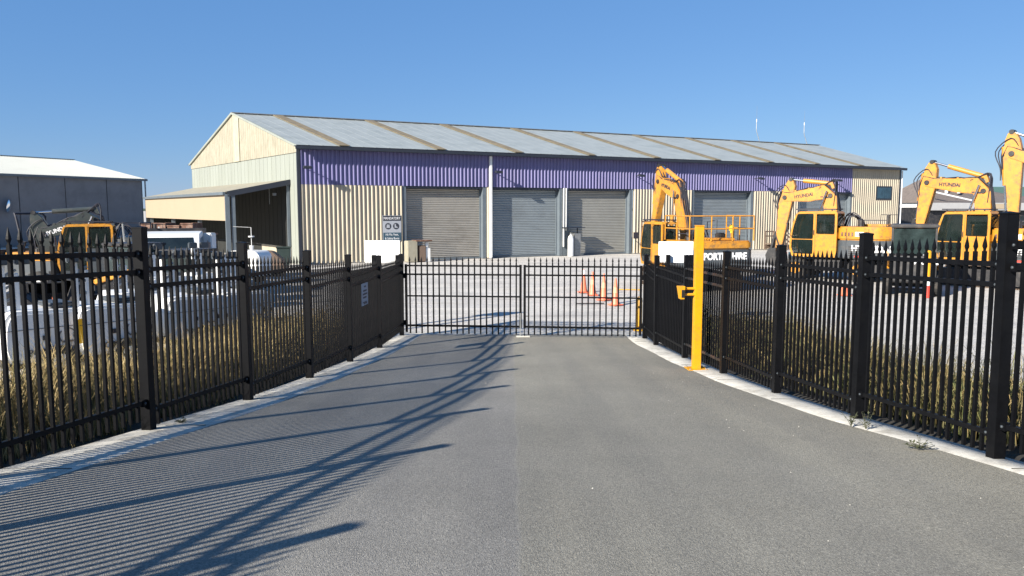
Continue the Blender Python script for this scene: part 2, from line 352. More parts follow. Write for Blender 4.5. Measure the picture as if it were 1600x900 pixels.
# ------------------------------------------------------------------ steel picket fences
def picket_mesh():
    m = MB(); h = .0135
    m.box(-h, h, -h, h, 0, 1.66)
    a, b_ = .009, .0165
    prof = [(a, 1.66), (a, 1.675), (b_, 1.70), (b_ * .8, 1.725), (.0012, 1.79)]
    vs = []
    for r, z in prof: vs += [(-r, -r * .7, z), (r, -r * .7, z), (r, r * .7, z), (-r, r * .7, z)]
    fs = [(i * 4 + j, i * 4 + (j + 1) % 4, (i + 1) * 4 + (j + 1) % 4, (i + 1) * 4 + j) for i in range(4) for j in range(4)]
    m.add(vs, fs + [(16, 17, 18, 19)])
    return m.mesh('picket')
PICK = picket_mesh(); PICK.materials.append(MATS['fence_black'])
def post_mesh():
    m = MB(); m.box(-.05, .05, -.05, .05, -.15, 1.985)
    m.add([(-.054, -.054, 1.975), (.054, -.054, 1.975), (.054, .054, 1.975), (-.054, .054, 1.975), (-.054, -.054, 1.99), (.054, -.054, 1.99), (.054, .054, 1.99), (-.054, .054, 1.99), (0, 0, 2.003)],
          [(3, 2, 1, 0), (0, 1, 5, 4), (1, 2, 6, 5), (2, 3, 7, 6), (3, 0, 4, 7), (4, 5, 8), (5, 6, 8), (6, 7, 8), (7, 4, 8)])
    return m.mesh('post', bevel=.003)
POST = post_mesh(); POST.materials.append(MATS['fence_black'])
BR = MB().box(-.03, .03, -.028, .028, -.034, .034).mesh('bracket', bevel=.004); BR.materials.append(MATS['fence_black'])
BOLT = MB().lathe([(.012, 0), (.012, .008), (.006, .012)], 8).mesh('bolt'); BOLT.materials.append(MATS['machine_grey'])
def fence(F, label, side):
    t = thing('picket_fence', label, 'fence', (F[0][0], F[0][1], gz(F[0][1])))
    o = Vector(t.location)
    P = [Vector((x, y, gz(y))) for x, y in F]
    for i, p in enumerate(P):
        d = (P[min(i + 1, len(P) - 1)] - P[max(i - 1, 0)]); ang = math.atan2(d.y, d.x)
        lean = (random.uniform(-.006, .006), random.uniform(-.006, .006), ang)
        inst('post', POST, None, t, p - o, lean)
    for i in range(len(P) - 1):
        a, b = P[i], P[i + 1]; L = (b - a).to_2d().length; d = Vector(((b - a).x, (b - a).y, 0)).normalized(); ang = math.atan2(d.y, d.x)
        A0 = a + d * .055; B0 = b - d * .055
        rm = 'rusty_black' if side < 0 and 12.2 < a.y < 12.4 else 'fence_black'
        def rail(za, zb, w_=.04, h_=.042):
            pa = Vector((A0.x, A0.y, a.z + za)); pb = Vector((B0.x, B0.y, b.z + zb))
            c = (pa + pb) / 2
            MB().bar(pa - c, pb - c, w_, h_).make('rail', rm, t, c - o)
            for q, s_ in ((pa, 1), (pb, -1)):
                inst('bracket', BR, None, t, q + d * .03 * s_ - o, (0, 0, ang))
                nrm = Vector((-d.y, d.x, 0)) * (-side)
                inst('bolt', BOLT, None, t, q + d * .03 * s_ + nrm * .028 - o, (math.pi / 2, 0, ang + (math.pi if side < 0 else 0)))
        na, nb = 1.58, 1.74                      # rail height above ground at the near (a) and far (b) post
        rail(na, nb); rail(na - .165, nb - .175); rail(.20, .295)
        n = 17 if L > 1.8 else max(4, int(L / .125))
        for k in range(n):
            f_ = (k + 1) / (n + 1); q = A0.lerp(B0, f_)
            zb_ = (a.z + .03) * (1 - f_) + (b.z + .12) * f_
            if k % 2 == 2: zb_ += .05
            inst('picket', PICK, None, t, Vector((q.x, q.y, zb_ + .0)) - o, (0, 0, ang + random.uniform(-.03, .03)))
    return t
fence(LF, 'black steel picket fence running down the left side of the driveway', 1)
fence(RF, 'black steel picket fence running down the right side of the driveway', -1)

# ------------------------------------------------------------------ gate leaves
def gate_leaf(x0, y0, x1, y1, label, hinge_left):
    t = thing('gate', label, 'gate', (x0, y0, 0), math.atan2(y1 - y0, x1 - x0), 'pair of gate leaves closing the driveway')
    W = math.hypot(x1 - x0, y1 - y0)
    for x, nm in ((.03, 'stile'), (W - .03, 'stile')):
        MB().box(x - .028, x + .028, -.022, .022, .12 if (x > .1) != hinge_left else .25, 1.78).make(nm, 'fence_black', t, bevel=.003)
    for z, h in ((1.745, .038), (1.535, .038), (1.01, .034), (.285, .046)):
        MB().box(.06, W - .06, -.018, .018, z - h / 2, z + h / 2).make('rail', 'fence_black', t)
    n = 19
    for k in range(n):
        inst('picket', PICK, None, t, (.03 + (W - .06) * (k + .7) / (n + .4), -.0345, .10 + (.06 if k % 2 else .0) * 0), (0, 0, 0)).scale = (1.25, 1, 1.045)
    xe = W - .03 if hinge_left else .03
    MB().tube([(xe, -.045, -.01), (xe, -.045, .62)], .011, 6).tube([(xe, -.045, .55), (xe + (-.08 if hinge_left else .08), -.06, .55)], .009, 6).make('drop_bolt', 'galvanised' if hinge_left else 'fence_black', t)
    xh = -.02 if hinge_left else W + .02
    for z in (.35, 1.5):
        MB().lathe([(.025, -.06), (.025, .06)], 10, (xh, 0, z)).make('hinge', 'fence_black', t)
    return t
gate_leaf(-2.60, 18.56, .235, 18.32, 'left leaf of the black picket gate, hinged on the left fence', True)
gate_leaf(.275, 18.32, 3.07, 18.02, 'right leaf of the black picket gate, in front of the cones', False)
tag(MB().box(-.17, .17, -.05, .05, 0, .035).make('gate_stop', 'kerb_concrete', None, (.27, 18.28, .035), bevel=.01), 'small pale concrete gate stop on the ground where leaves meet', 'gate stop')

# ------------------------------------------------------------------ gate operator post, signs
t = thing('reader_post', 'tall yellow square intercom post with bracket standing on the right kerb', 'post', (3.13, 12.85, gz(12.85) + .012), math.radians(4))
MB().box(-.066, .066, -.066, .066, 0, 2.42).make('column', 'yellow_paint', t, bevel=.008)
MB().box(-.069, .069, -.069, .069, 2.42, 2.435).make('cap', 'yellow_paint', t, bevel=.004)
MB().box(-.17, .17, -.15, .15, 0, .014).make('base_plate', 'yellow_paint', t, bevel=.004)
for sx_ in (-1, 1):
    for sy_ in (-1, 1): MB().lathe([(.016, .014), (.016, .03)], 6, (sx_ * .135, sy_ * .118, 0)).make('anchor_bolt', 'galvanised', t)
for z in (1.275, 1.375): MB().tube([(-.066, -.02, z), (-.25, -.02, z)], .022, 8).make('arm', 'yellow_paint', t)
MB().prism([(-.32, 1.20), (-.25, 1.20), (-.24, 1.42), (-.36, 1.42), (-.35, 1.38)], -.085, .045).make('hood', 'yellow_paint', t, bevel=.006)
MB().box(-.305, -.255, -.092, -.085, 1.23, 1.36).make('keypad', 'machine_black', t)

def blank_sign(x0, x1, y, z0, z1, label):
    t = thing('sign', label, 'sign', ((x0 + x1) / 2, y, 0), 0); W = (x1 - x0) / 2
    MB().box(-W, W, .06, .075, z0, z1).make('board', 'white_sign', t, bevel=.003)
    for x in (-W + .24, W - .06): MB().box(x - .05, x + .05, -.045, .055, -.1, 1.93).make('post', 'fence_black', t, bevel=.004)
    for z in (z0 + .08, z1 - .25): MB().box(-W + .05, W - .05, .076, .10, z, z + .04).make('rail', 'galvanised', t)
blank_sign(-3.80, -2.89, 19.75, 1.72, 2.30, 'blank white rectangular sign behind the left fence beside the gate')
blank_sign(3.80, 4.70, 19.85, 1.72, 2.27, 'blank white rectangular sign behind the right fence beside the yellow post')

t = thing('notice', 'small grey paper notice fixed to the left fence near gate', 'notice', (-2.92, 14.9, 0), math.atan2(2.25, .16))
zz = gz(15.3)
MB().box(-.25, .22, -.052, -.046, zz + 1.05, zz + 1.48).make('panel', 'paper_grey', t)
for z, a, b in ((1.42, -.06, .06), (1.34, -.13, .12), (1.275, -.16, .15), (1.21, -.14, .1), (1.11, -.17, .12), (1.085, -.1, .14)):
    MB().box(a, b, -.056, -.052, zz + z - (.022 if z > 1.2 else .01), zz + z + .01).make('print_line', 'ink', t)

# ------------------------------------------------------------------ main warehouse
WA = Vector((-12, 43.5, 0)); WANG = math.atan2(23.5, 45.5)
bld = thing('warehouse', 'long warehouse with purple band, cream ribbed walls, four roller doors', 'warehouse', WA, WANG)
bld['label'] = 'long ribbed warehouse with purple band and grey roller doors behind the gate'
def corr(x0, x1, z0, z1, y=0, pitch=.25, depth=.085, flip=1):
    m = MB(); n = max(1, int(round((x1 - x0) / pitch))); p = (x1 - x0) / n; pts = []
    for i in range(n):
        a = x0 + i * p
        pts += [(a, y), (a + p * .38, y), (a + p * .66, y - depth * flip), (a + p * .84, y - depth * flip), (a + p * .95, y)]
    pts.append((x1, y)); k = len(pts)
    m.add([(u, v, z0) for u, v in pts] + [(u, v, z1) for u, v in pts], [(i, i + 1, k + i + 1, k + i) for i in range(k - 1)]); return m
DOORS = [(6.35, 11.42, 'door_warm'), (12.05, 17.05, 'door_blue'), (17.72, 22.72, 'door_olive'), (28.5, 34.05, 'door_blue'), (39.3, 45.1, 'door_blue')]
corr(0, 45.2, 4.5, 6.68).make('purple_cladding', 'purple_cladding', bld)
for a, b in ((0.0, 6.1), (11.62, 11.86), (23.0, 28.25), (34.3, 39.05)):
    corr(a, b, 0.03, 4.497).make('cream_cladding', 'cream_cladding', bld)
corr(45.2, 51.2, 0.03, 6.68).make('cream_cladding', 'cream_cladding', bld)
MB().box(0, 51.2, .02, .1, 4.45, 6.7).make('girt', 'frame_blue_grey', bld)
for a, b, mt in DOORS:
    for x in (a - .12, b + .12): MB().box(x - .12, x + .12, -.03, .42, 0, 4.5).make('door_jamb', 'frame_blue_grey', bld, bevel=.01)
    MB().box(a, b, .0, .42, 4.36, 4.49).make('door_header', 'gutter_dark', bld)
    # curtain of curved slats
    m = MB(); n = 40; H = 4.36; pts = []
    for i in range(n):
        z = H * i / n; s_ = H / n
        pts += [(.38, z), (.355, z + s_ * .2), (.34, z + s_ * .5), (.355, z + s_ * .8)]
    pts.append((.38, H)); k = len(pts)
    m.add([(a, y, z) for y, z in pts] + [(b, y, z) for y, z in pts], [(i, i + 1, k + i + 1, k + i) for i in range(k - 1)])
    d = m.make('roller_door', mt, bld)
    MB().box(a + .02, b - .02, .31, .37, 0.0, .10).make('bottom_rail', 'frame_blue_grey', d)
    for x in (a, b): MB().box(x - .0 if x == a else x - .08, x + .08 if x == a else x, .29, .36, 0, 4.36).make('guide_track', 'frame_blue_grey', d)
MB().box(17.3, 17.48, -.02, .3, 0, 4.5).make('wall_strip', 'frame_blue_grey', bld)
MB().box(.0, .001, 0, .001, 0, .001)
# plinth
MB().box(-.02, 6.1, -.02, .06, 0, .12).box(23, 28.25, -.02, .06, 0, .12).box(34.3, 39, -.02, .06, 0, .12).make('plinth', 'kerb_concrete', bld)
# roof (two slopes), ribs running down the slope
RZ, EZ = 9.53, 6.72
def slope(e0, e1, r0, r1, name='roof'):
    e0, e1, r0, r1 = map(Vector, (e0, e1, r0, r1)); n = 66; m = MB(); vs = []; k = 0
    nrm = (e1 - e0).cross(r0 - e0).normalized()
    if nrm.z < 0: nrm = -nrm
    for i in range(n):
        for f_, h in ((0, 0), (.84, 0), (.89, .008), (.93, .008), (.98, 0)):
            u = (i + f_) / n; vs += [e0.lerp(e1, u) + nrm * h, r0.lerp(r1, u) + nrm * h]; k += 1
    vs += [e1, r1]; k += 1
    m.add(vs, [(2 * i, 2 * i + 2, 2 * i + 3, 2 * i + 1) for i in range(k - 1)]); return m, nrm
RA, RB = (-1.95, 11.2, RZ), (54.3, 11.5, RZ)
E0, E1 = Vector((-.15, -.42, EZ - .06)), Vector((51.35, -.42, EZ - .06))
m, nr = slope(E0, E1, RA, RB); roof = m.make('roof', 'roof_sheet', bld)
m, _ = slope((-3.85, 23, EZ - .1), (57, 23, EZ - .1), RA, RB); m.make('roof', 'roof_sheet', bld)
for s_, wd in ((2.4, .62), (8.3, .62), (13.6, .62), (19.1, .6), (24.5, .6), (30, .6), (35.3, .6), (40.3, .6), (45.4, .6)):
    u0, u1 = s_ / 51.2, (s_ + wd) / 51.2
    a0, a1 = E0.lerp(E1, u0), E0.lerp(E1, u1); b0, b1 = Vector(RA).lerp(Vector(RB), u0), Vector(RA).lerp(Vector(RB), u1)
    q = [a0 + nr * .036, a1 + nr * .036, b1 + nr * .036, b0 + nr * .036]
    MB().add(q + [p + nr * .03 for p in q], [(3, 2, 1, 0), (4, 5, 6, 7), (0, 1, 5, 4), (1, 2, 6, 5), (2, 3, 7, 6), (3, 0, 4, 7)]).make('skylight_sheet', 'skylight_brown', roof)
MB().bar(Vector(RA) + Vector((0, 0, .03)), Vector(RB) + Vector((0, 0, .03)), .5, .05).make('ridge_cap', 'steel_grey', roof)
MB().box(-.2, 51.4, -.58, -.40, 6.42, 6.62).make('gutter', 'gutter_dark', bld, bevel=.02)
MB().box(-.2, 51.4, -.40, -.02, 6.60, 6.63).make('soffit', 'gutter_dark', bld)
# downpipes
for x in (11.93,): MB().box(x - .09, x + .09, -.2, -.06, 0, 6.42).make('downpipe', 'white_panel', bld, bevel=.02)
for x in (17.33, 17.52): MB().box(x - .05, x + .03, -.15, -.07, .6 if x < 17.5 else 1.7, 4.5).make('downpipe', 'white_panel', bld, bevel=.015)
MB().box(-.06, .10, -.10, .10, 0, 6.5).make('corner_flashing', 'gutter_dark', bld)
MB().box(51.1, 51.3, -.10, .10, 0, 6.5).make('corner_flashing', 'gutter_dark', bld)
MB().tube([(51.42, -.1, 0), (51.42, -.1, 6.4)], .05, 8).make('downpipe', 'white_panel', bld)
# office window in the cream end
wo = MB().box(48.2, 50.15, -.10, -.02, 3.9, 5.06).make('window', 'gutter_dark', bld, bevel=.01)
MB().box(48.32, 49.2, -.115, -.10, 4.02, 4.94).box(49.24, 50.03, -.112, -.10, 4.02, 4.94).make('pane', 'blue_glass', wo)
# gable end: outline follows A -> ridge -> C; grey sheets below, cream sheets above
GA, GC = Vector((0, 0, 0)), Vector((-3.6, 22.5, 0)); GL = (GC - GA).length; gd = (GC - GA) / GL; gn = Vector((-gd.y, gd.x, 0))
def gtop(s_):
    u = s_ / GL; return EZ + (RZ - EZ) * (1 - abs(u - .5) * 2) - .06
def gable_strip(s0, s1, lo, hi, off, pitch=.9, dep=.03):
    m = MB(); n = max(1, int(round((s1 - s0) / pitch))); p = (s1 - s0) / n; pts = []
    for i in range(n):
        a = s0 + i * p; pts += [(a, 0), (a + p - .05, 0), (a + p - .045, -dep), (a + p - .01, -dep)]
    pts.append((s1, 0)); vs = []
    for s_, dd in pts:
        q = GA + gd * s_ + gn * (off + dd); vs += [(q.x, q.y, lo(s_)), (q.x, q.y, hi(s_))]
    m.add(vs, [(2 * i, 2 * i + 2, 2 * i + 3, 2 * i + 1) for i in range(len(pts) - 1)]); return m
gable_strip(.02, 1.32, lambda s: 0.0, lambda s: 6.3, 0, .65).make('gable_cladding', 'gable_grey', bld)
gable_strip(1.322, GL, lambda s: 4.7, lambda s: 6.3, 0, .75).make('gable_cladding', 'gable_grey', bld)
gable_strip(1.322, GL, lambda s: .92, lambda s: 4.698, 0, .75).make('gable_cladding', 'lean_shade_wall', bld, label='cladding under the lean-to roof with its shade painted dark')  # dark colour stands in for shade below the lean-to roof
gable_strip(1.322, 6.5, lambda s: 0, lambda s: .918, 0.01, 1.2).make('lit_shaded_base', 'cream_cladding', bld)  # painted sunlit strip: cream only where low sun comes in under the fascia
gable_strip(6.51, GL, lambda s: 0, lambda s: .918, 0.01, 1.2).make('lit_shaded_base', 'lean_shade_wall', bld)  # rest of the wall foot painted dark as shade
gable_strip(0.02, GL / 2, lambda s: 6.28, gtop, .05, .42, .018).make('gable_cladding', 'gable_cream', bld, label='cream upper gable cladding')
gable_strip(GL / 2, GL, lambda s: 6.28, gtop, .05, .42, .018).make('gable_cladding', 'gable_cream', bld, label='cream upper gable cladding')
gable_strip(GL * .445, GL * .5, lambda s: 6.28, lambda s: gtop(s) - .05, .09, .2, .02).make('gable_panel', 'gable_cream_clean', bld, label='brighter cream strip up the middle of the gable')
for s0, s1 in ((-.3, GL / 2), (GL / 2, GL + .2)):
    p = GA + gd * s0 + gn * .12; q = GA + gd * s1 + gn * .12
    z0 = EZ - .12 if s0 < 0 else RZ; z1 = RZ if s0 < 0 else EZ - .1
    MB().bar((p.x, p.y, z0), (q.x, q.y, z1), .1, .14).make('barge_board', 'gable_grey', bld)
# wall floodlights on brackets
for s_ in (.35, 12.2, 23.2, 34.35, 42.9):
    t2 = MB().tube([(s_, -.05, 5.42), (s_ + .02, -.62, 5.5)], .03, 6).make('floodlight_arm', 'gutter_dark', bld)
    MB().prism([(-.86, 5.46), (-.56, 5.52), (-.56, 5.40), (-.86, 5.32)], s_ - .2, s_ + .24, 'x').make('floodlight', 'gutter_dark', t2, bevel=.02)
# safety sign on the wall
sg = MB().box(4.84, 5.98, -.10, -.065, 1.22, 2.74).make('safety_sign', 'sign_pale', bld)
MB().box(4.86, 5.96, -.106, -.10, 2.42, 2.72).make('header', 'sign_dark', sg)
MB().box(4.86, 5.96, -.106, -.10, 1.24, 1.72).make('footer', 'sign_blue', sg)
for x in (5.17, 5.66):
    MB().lathe([(.19, 0), (.19, .006)], 20).xf(frame((x, -.1, 2.10), (1, 0, 0), (0, 0, 1))).make('pictogram', 'sign_dark', sg)
MB().prism([(5.06, 2.0), (5.28, 2.0), (5.25, 2.2), (5.2, 2.22), (5.17, 2.16), (5.14, 2.22), (5.09, 2.2)], -.112, -.107).make('vest_symbol', 'sign_pale', sg)
MB().prism([(5.57, 2.0), (5.76, 2.0), (5.76, 2.05), (5.66, 2.09), (5.65, 2.22), (5.57, 2.22)], -.112, -.107).make('boot_symbol', 'sign_pale', sg)
fr = lambda x, z: frame((x, -.108, z), (1, 0, 0), (0, 0, 1))
text('MANDATORY', .21, 'white_letters', sg, fr(5.41, 2.56), 'lettering', sx=.78)
text('Hi-Vis Vest,', .19, 'white_letters', sg, fr(5.41, 1.60), 'lettering', sx=.9)
text('& Safety Boots', .19, 'white_letters', sg, fr(5.41, 1.37), 'lettering', sx=.78)

# lean-to on the gable
G0 = GA + gd * 1.3
K0 = Vector((G0.x - 3.45, G0.y, 0)); L0 = K0 + gd * 21.2; J0 = GA + gd * 22.5
lt = thing('lean_to_shed', 'open lean-to shed with cream fascia on the left end of the warehouse', 'shed', WA, WANG)
MB().add([(G0.x, G0.y - .05, 4.74), (K0.x - .1, K0.y - .05, 4.02), (L0.x - .1, L0.y, 3.98), (J0.x, J0.y, 4.72),
          (G0.x, G0.y - .05, 4.80), (K0.x - .1, K0.y - .05, 4.08), (L0.x - .1, L0.y, 4.04), (J0.x, J0.y, 4.78)],
         [(0, 1, 2, 3), (7, 6, 5, 4), (0, 4, 5, 1), (1, 5, 6, 2), (2, 6, 7, 3), (3, 7, 4, 0)]).make('roof', 'gable_cream', lt)
MB().bar((G0.x, G0.y - .08, 4.66), (K0.x, K0.y - .08, 3.94), .10, .30).make('fascia', 'gutter_dark', lt)
MB().bar((K0.x - .16, K0.y - .1, 3.98), (L0.x - .16, L0.y, 3.96), .14, .16).make('gutter', 'frame_blue_grey', lt)
nq = 9
for i in range(nq):
    p = K0.lerp(L0, i / nq); q = K0.lerp(L0, (i + 1) / nq) - gd * .004
    MB().bar((p.x - .03, p.y, 3.18), (q.x - .03, q.y, 3.18), .05, 1.44).make('fascia_panel', 'lean_cream', lt)
for u in (0, .34, .67, 1):
    p = K0.lerp(L0, u); p.x += 0 if u == 0 else .35; MB().box(p.x - .12, p.x + .12, p.y - .13, p.y + .13, 0, 3.95).make('column', 'frame_blue_grey', lt, bevel=.01)
MB().box(K0.x + .2, K0.x + .42, K0.y - .08, K0.y + .12, 0, 3.95).make('column', 'frame_blue_grey', lt, bevel=.01)
MB().bar((L0.x, L0.y, 2.0), (J0.x, J0.y, 2.0), .06, 4.0).make('end_wall', 'lean_shade_wall', lt)  # same painted-shade colour closes off the far end
p = G0 + gn * .06
MB().box(p.x - .12, p.x + .03, p.y + .05, p.y + .22, 0, 4.5).make('column', 'frame_blue_grey', lt)
MB().box(p.x - .7, p.x - .5, p.y + 1.2, p.y + 1.34, 3.9, 4.05).tube([(p.x - .9, p.y + 1.2, 4.4), (p.x - .9, p.y + 1.2, 3.4)], .02, 6).make('ceiling_light', 'steel_grey', lt)

# aerials on the ridge
for u, h, lb in ((.848, 1.3, 'thin white aerial on the warehouse ridge, left one of two'), (.962, 1.2, 'thin white aerial on the warehouse ridge, right one of two')):
    q = Vector(RA).lerp(Vector(RB), u); a = Matrix.Translation(WA) @ Matrix.Rotation(WANG, 4, 'Z') @ q
    t = thing('aerial', lb, 'aerial', a, 0, 'aerials on the warehouse ridge')
    MB().tube([(.35, 0, 0), (.05, 0, .9), (0, 0, 1.15), (0, 0, 1.9)], .03, 6).make('bracket', 'steel_grey', t)
    MB().tube([(0, 0, 1.9), (0, 0, 2.15)], .035, 6).make('base', 'white_panel', t)
    MB().tube([(0, 0, 2.15), (0, 0, 2.1 + h)], .013, 5, .006).make('whip', 'steel_grey', t)

# ------------------------------------------------------------------ grey slab shed on the left
SC = Vector((-35.8, 75, 0)); sdv = Vector((-.459, -.888, 0))
sh = thing('slab_shed', 'grey concrete panel shed with pale metal roof at far left', 'shed', SC, math.atan2(sdv.y, sdv.x))
x = 0; widths = [3.75, 3.95, 4.0, 3.9, 4, 4, 4, 4, 4]
for wd in widths:
    MB().box(x + .03, x + wd - .03, -.15, 0, 0, 5.85).make('wall_panel', 'slab_grey', sh, bevel=.015); x += wd
XW = x
MB().box(.1, XW, -.22, -.16, 0, 5.8).make('wall_backing', 'gutter_dark', sh)
MB().box(-.4, XW + .3, -.02, .3, 5.82, 6.02).make('gutter', 'frame_blue_grey', sh, bevel=.02)
hw = -10.8
m = MB(); n = 140
for y0, z0, y1, z1 in ((.25, 6.0, hw, 8.15), (hw * 2, 6.0, hw, 8.15)):
    vs = []
    for i in range(n):
        for f_, h in ((0, 0), (.7, 0), (.78, .04), (.92, .04)):
            xx = -.35 + (XW + .6) * (i + f_) / n; vs += [(xx, y0, z0 + h), (xx, y1, z1 + h)]
    k = len(vs) // 2; m.add(vs, [(2 * i, 2 * i + 2, 2 * i + 3, 2 * i + 1) for i in range(k - 1)])
rf_ = m.make('roof', 'pale_roof', sh)
MB().bar((-.35, hw, 8.2), (XW, hw, 8.2), .4, .05).make('ridge_cap', 'pale_roof', rf_)
MB().prism([(0, 0), (hw * 2, 0), (hw * 2, 5.9), (hw, 8.05), (0, 5.9)], 0.02, .12, 'x').make('end_wall', 'slab_grey', sh)
MB().tube([(-.25, .08, 0), (-.25, .08, 5.9)], .07, 8).make('downpipe', 'steel_grey', sh)
t = thing('convex_mirror', 'round convex traffic mirror fixed to the grey slab wall', 'mirror', SC + sdv * 12.75 + Vector((.888, -.459, 0)) * .35 + Vector((0, 0, 3.35)), math.atan2(sdv.y, sdv.x))
mm = MB().lathe([(.62, 0), (.60, .04), (.45, .11), (.25, .15), (.02, .165)], 24).xf(frame((0, 0, 0), (1, 0, 0), (0, -.15, 1)))
MATS['mirror'] = pm('mirror_glass', (.8, .82, .85), .03, 1, var=.0)
mm.make('glass', 'mirror_glass', t, smooth=True, rot=(0, 0, math.pi + .75))
MB().tube([(0, -.3, 0), (0, -.02, 0)], .03, 6).make('bracket', 'gutter_dark', t)

# ------------------------------------------------------------------ buildings at far right
t = thing('office_building', 'low dark office with tiled roof beyond the right end of warehouse', 'building', (46, 78, 0), math.radians(8))
MB().box(-4, 18, 0, 8, 0, 3.3).make('wall', 'machine_black', t)
MB().box(-4.4, 18.4, -.6, .0, 3.0, 3.75).make('parapet_band', 'grey_band', t)
m = MB().add([(-4.6, -.6, 3.75), (18.6, -.6, 3.75), (18.6, 9, 3.75), (-4.6, 9, 3.75), (-2, 4.2, 6.4), (8.2, 4.2, 4.6)], [(0, 1, 5, 4), (1, 2, 5), (2, 3, 4, 5), (3, 0, 4), (3, 2, 1, 0)])
rr = m.make('roof', 'tile_roof', t)
MB().bar((-4.6, -.62, 4.9), (0.4, -.62, 3.9), .08, .14).make('barge_board', 'white_panel', rr)
for x in (-2.2, -.9, .5): MB().lathe([(.16, 0), (.16, .9), (.22, .95), (.22, 1.05)], 8, (x, 2.0, 4.75)).make('vent', 'white_panel', rr)
MB().box(1.8, 5.2, -.66, -.6, 3.15, 3.65).make('sign_panel', 'lean_cream', t)
for x in (-3, 0, 3, 6, 9): MB().box(x, x + 1.6, -.05, 0, .9, 2.4).make('window', 'dark_glass', t)
t = thing('green_roofed_shed', 'white shed with long green roof far behind the excavators', 'shed', (62, 104, 0), math.radians(6))
MB().box(0, 50, 0, 18, 0, 4.1).make('wall', 'white_panel', t)
MB().prism([(-.4, 4.15), (18.4, 4.15), (9, 6.4)], -.5, 50.5, 'x').make('roof', 'green_roof', t)
# far low hills
hp = []
for i in range(90):
    a = math.radians(-75 + 150 * i / 89); r_ = 1500; h = 12 + 9 * math.sin(i * .35) + 5 * math.sin(i * .9 + 2)
    hp.append(((r_ - 80) * math.sin(a), (r_ - 80) * math.cos(a), -1)); hp.append((r_ * math.sin(a), r_ * math.cos(a), h)); hp.append(((r_ + 250) * math.sin(a), (r_ + 250) * math.cos(a), -1))
sheet('hills', [hp[i * 3:i * 3 + 3] for i in range(90)], 'hill_green')

# ------------------------------------------------------------------ excavators
def smooth(pts, n=4):
    P = [Vector(p) for p in pts]; P = [P[0] * 2 - P[1]] + P + [P[-1] * 2 - P[-2]]; out = []
    for i in range(1, len(P) - 2):
        for k in range(n):
            t = k / n; a, b, c, d = P[i - 1:i + 3]
            out.append(.5 * ((2 * b) + (c - a) * t + (2 * a - 5 * b + 4 * c - d) * t * t + (3 * b - a - 3 * c + d) * t ** 3))
    return out + [P[-2]]
def rounded(pts, r, n=3):
    out = []; k = len(pts)
    for i in range(k):
        p, a, b = Vector(pts[i]), Vector(pts[i - 1]), Vector(pts[(i + 1) % k])
        rr = min(r, (a - p).length * .45, (b - p).length * .45); u = p + (a - p).normalized() * rr; v = p + (b - p).normalized() * rr
        for j in range(n + 1):
            s_ = j / n; q = u * (1 - s_) ** 2 + p * 2 * s_ * (1 - s_) + v * s_ ** 2; out.append((q.x, q.y))
    return out
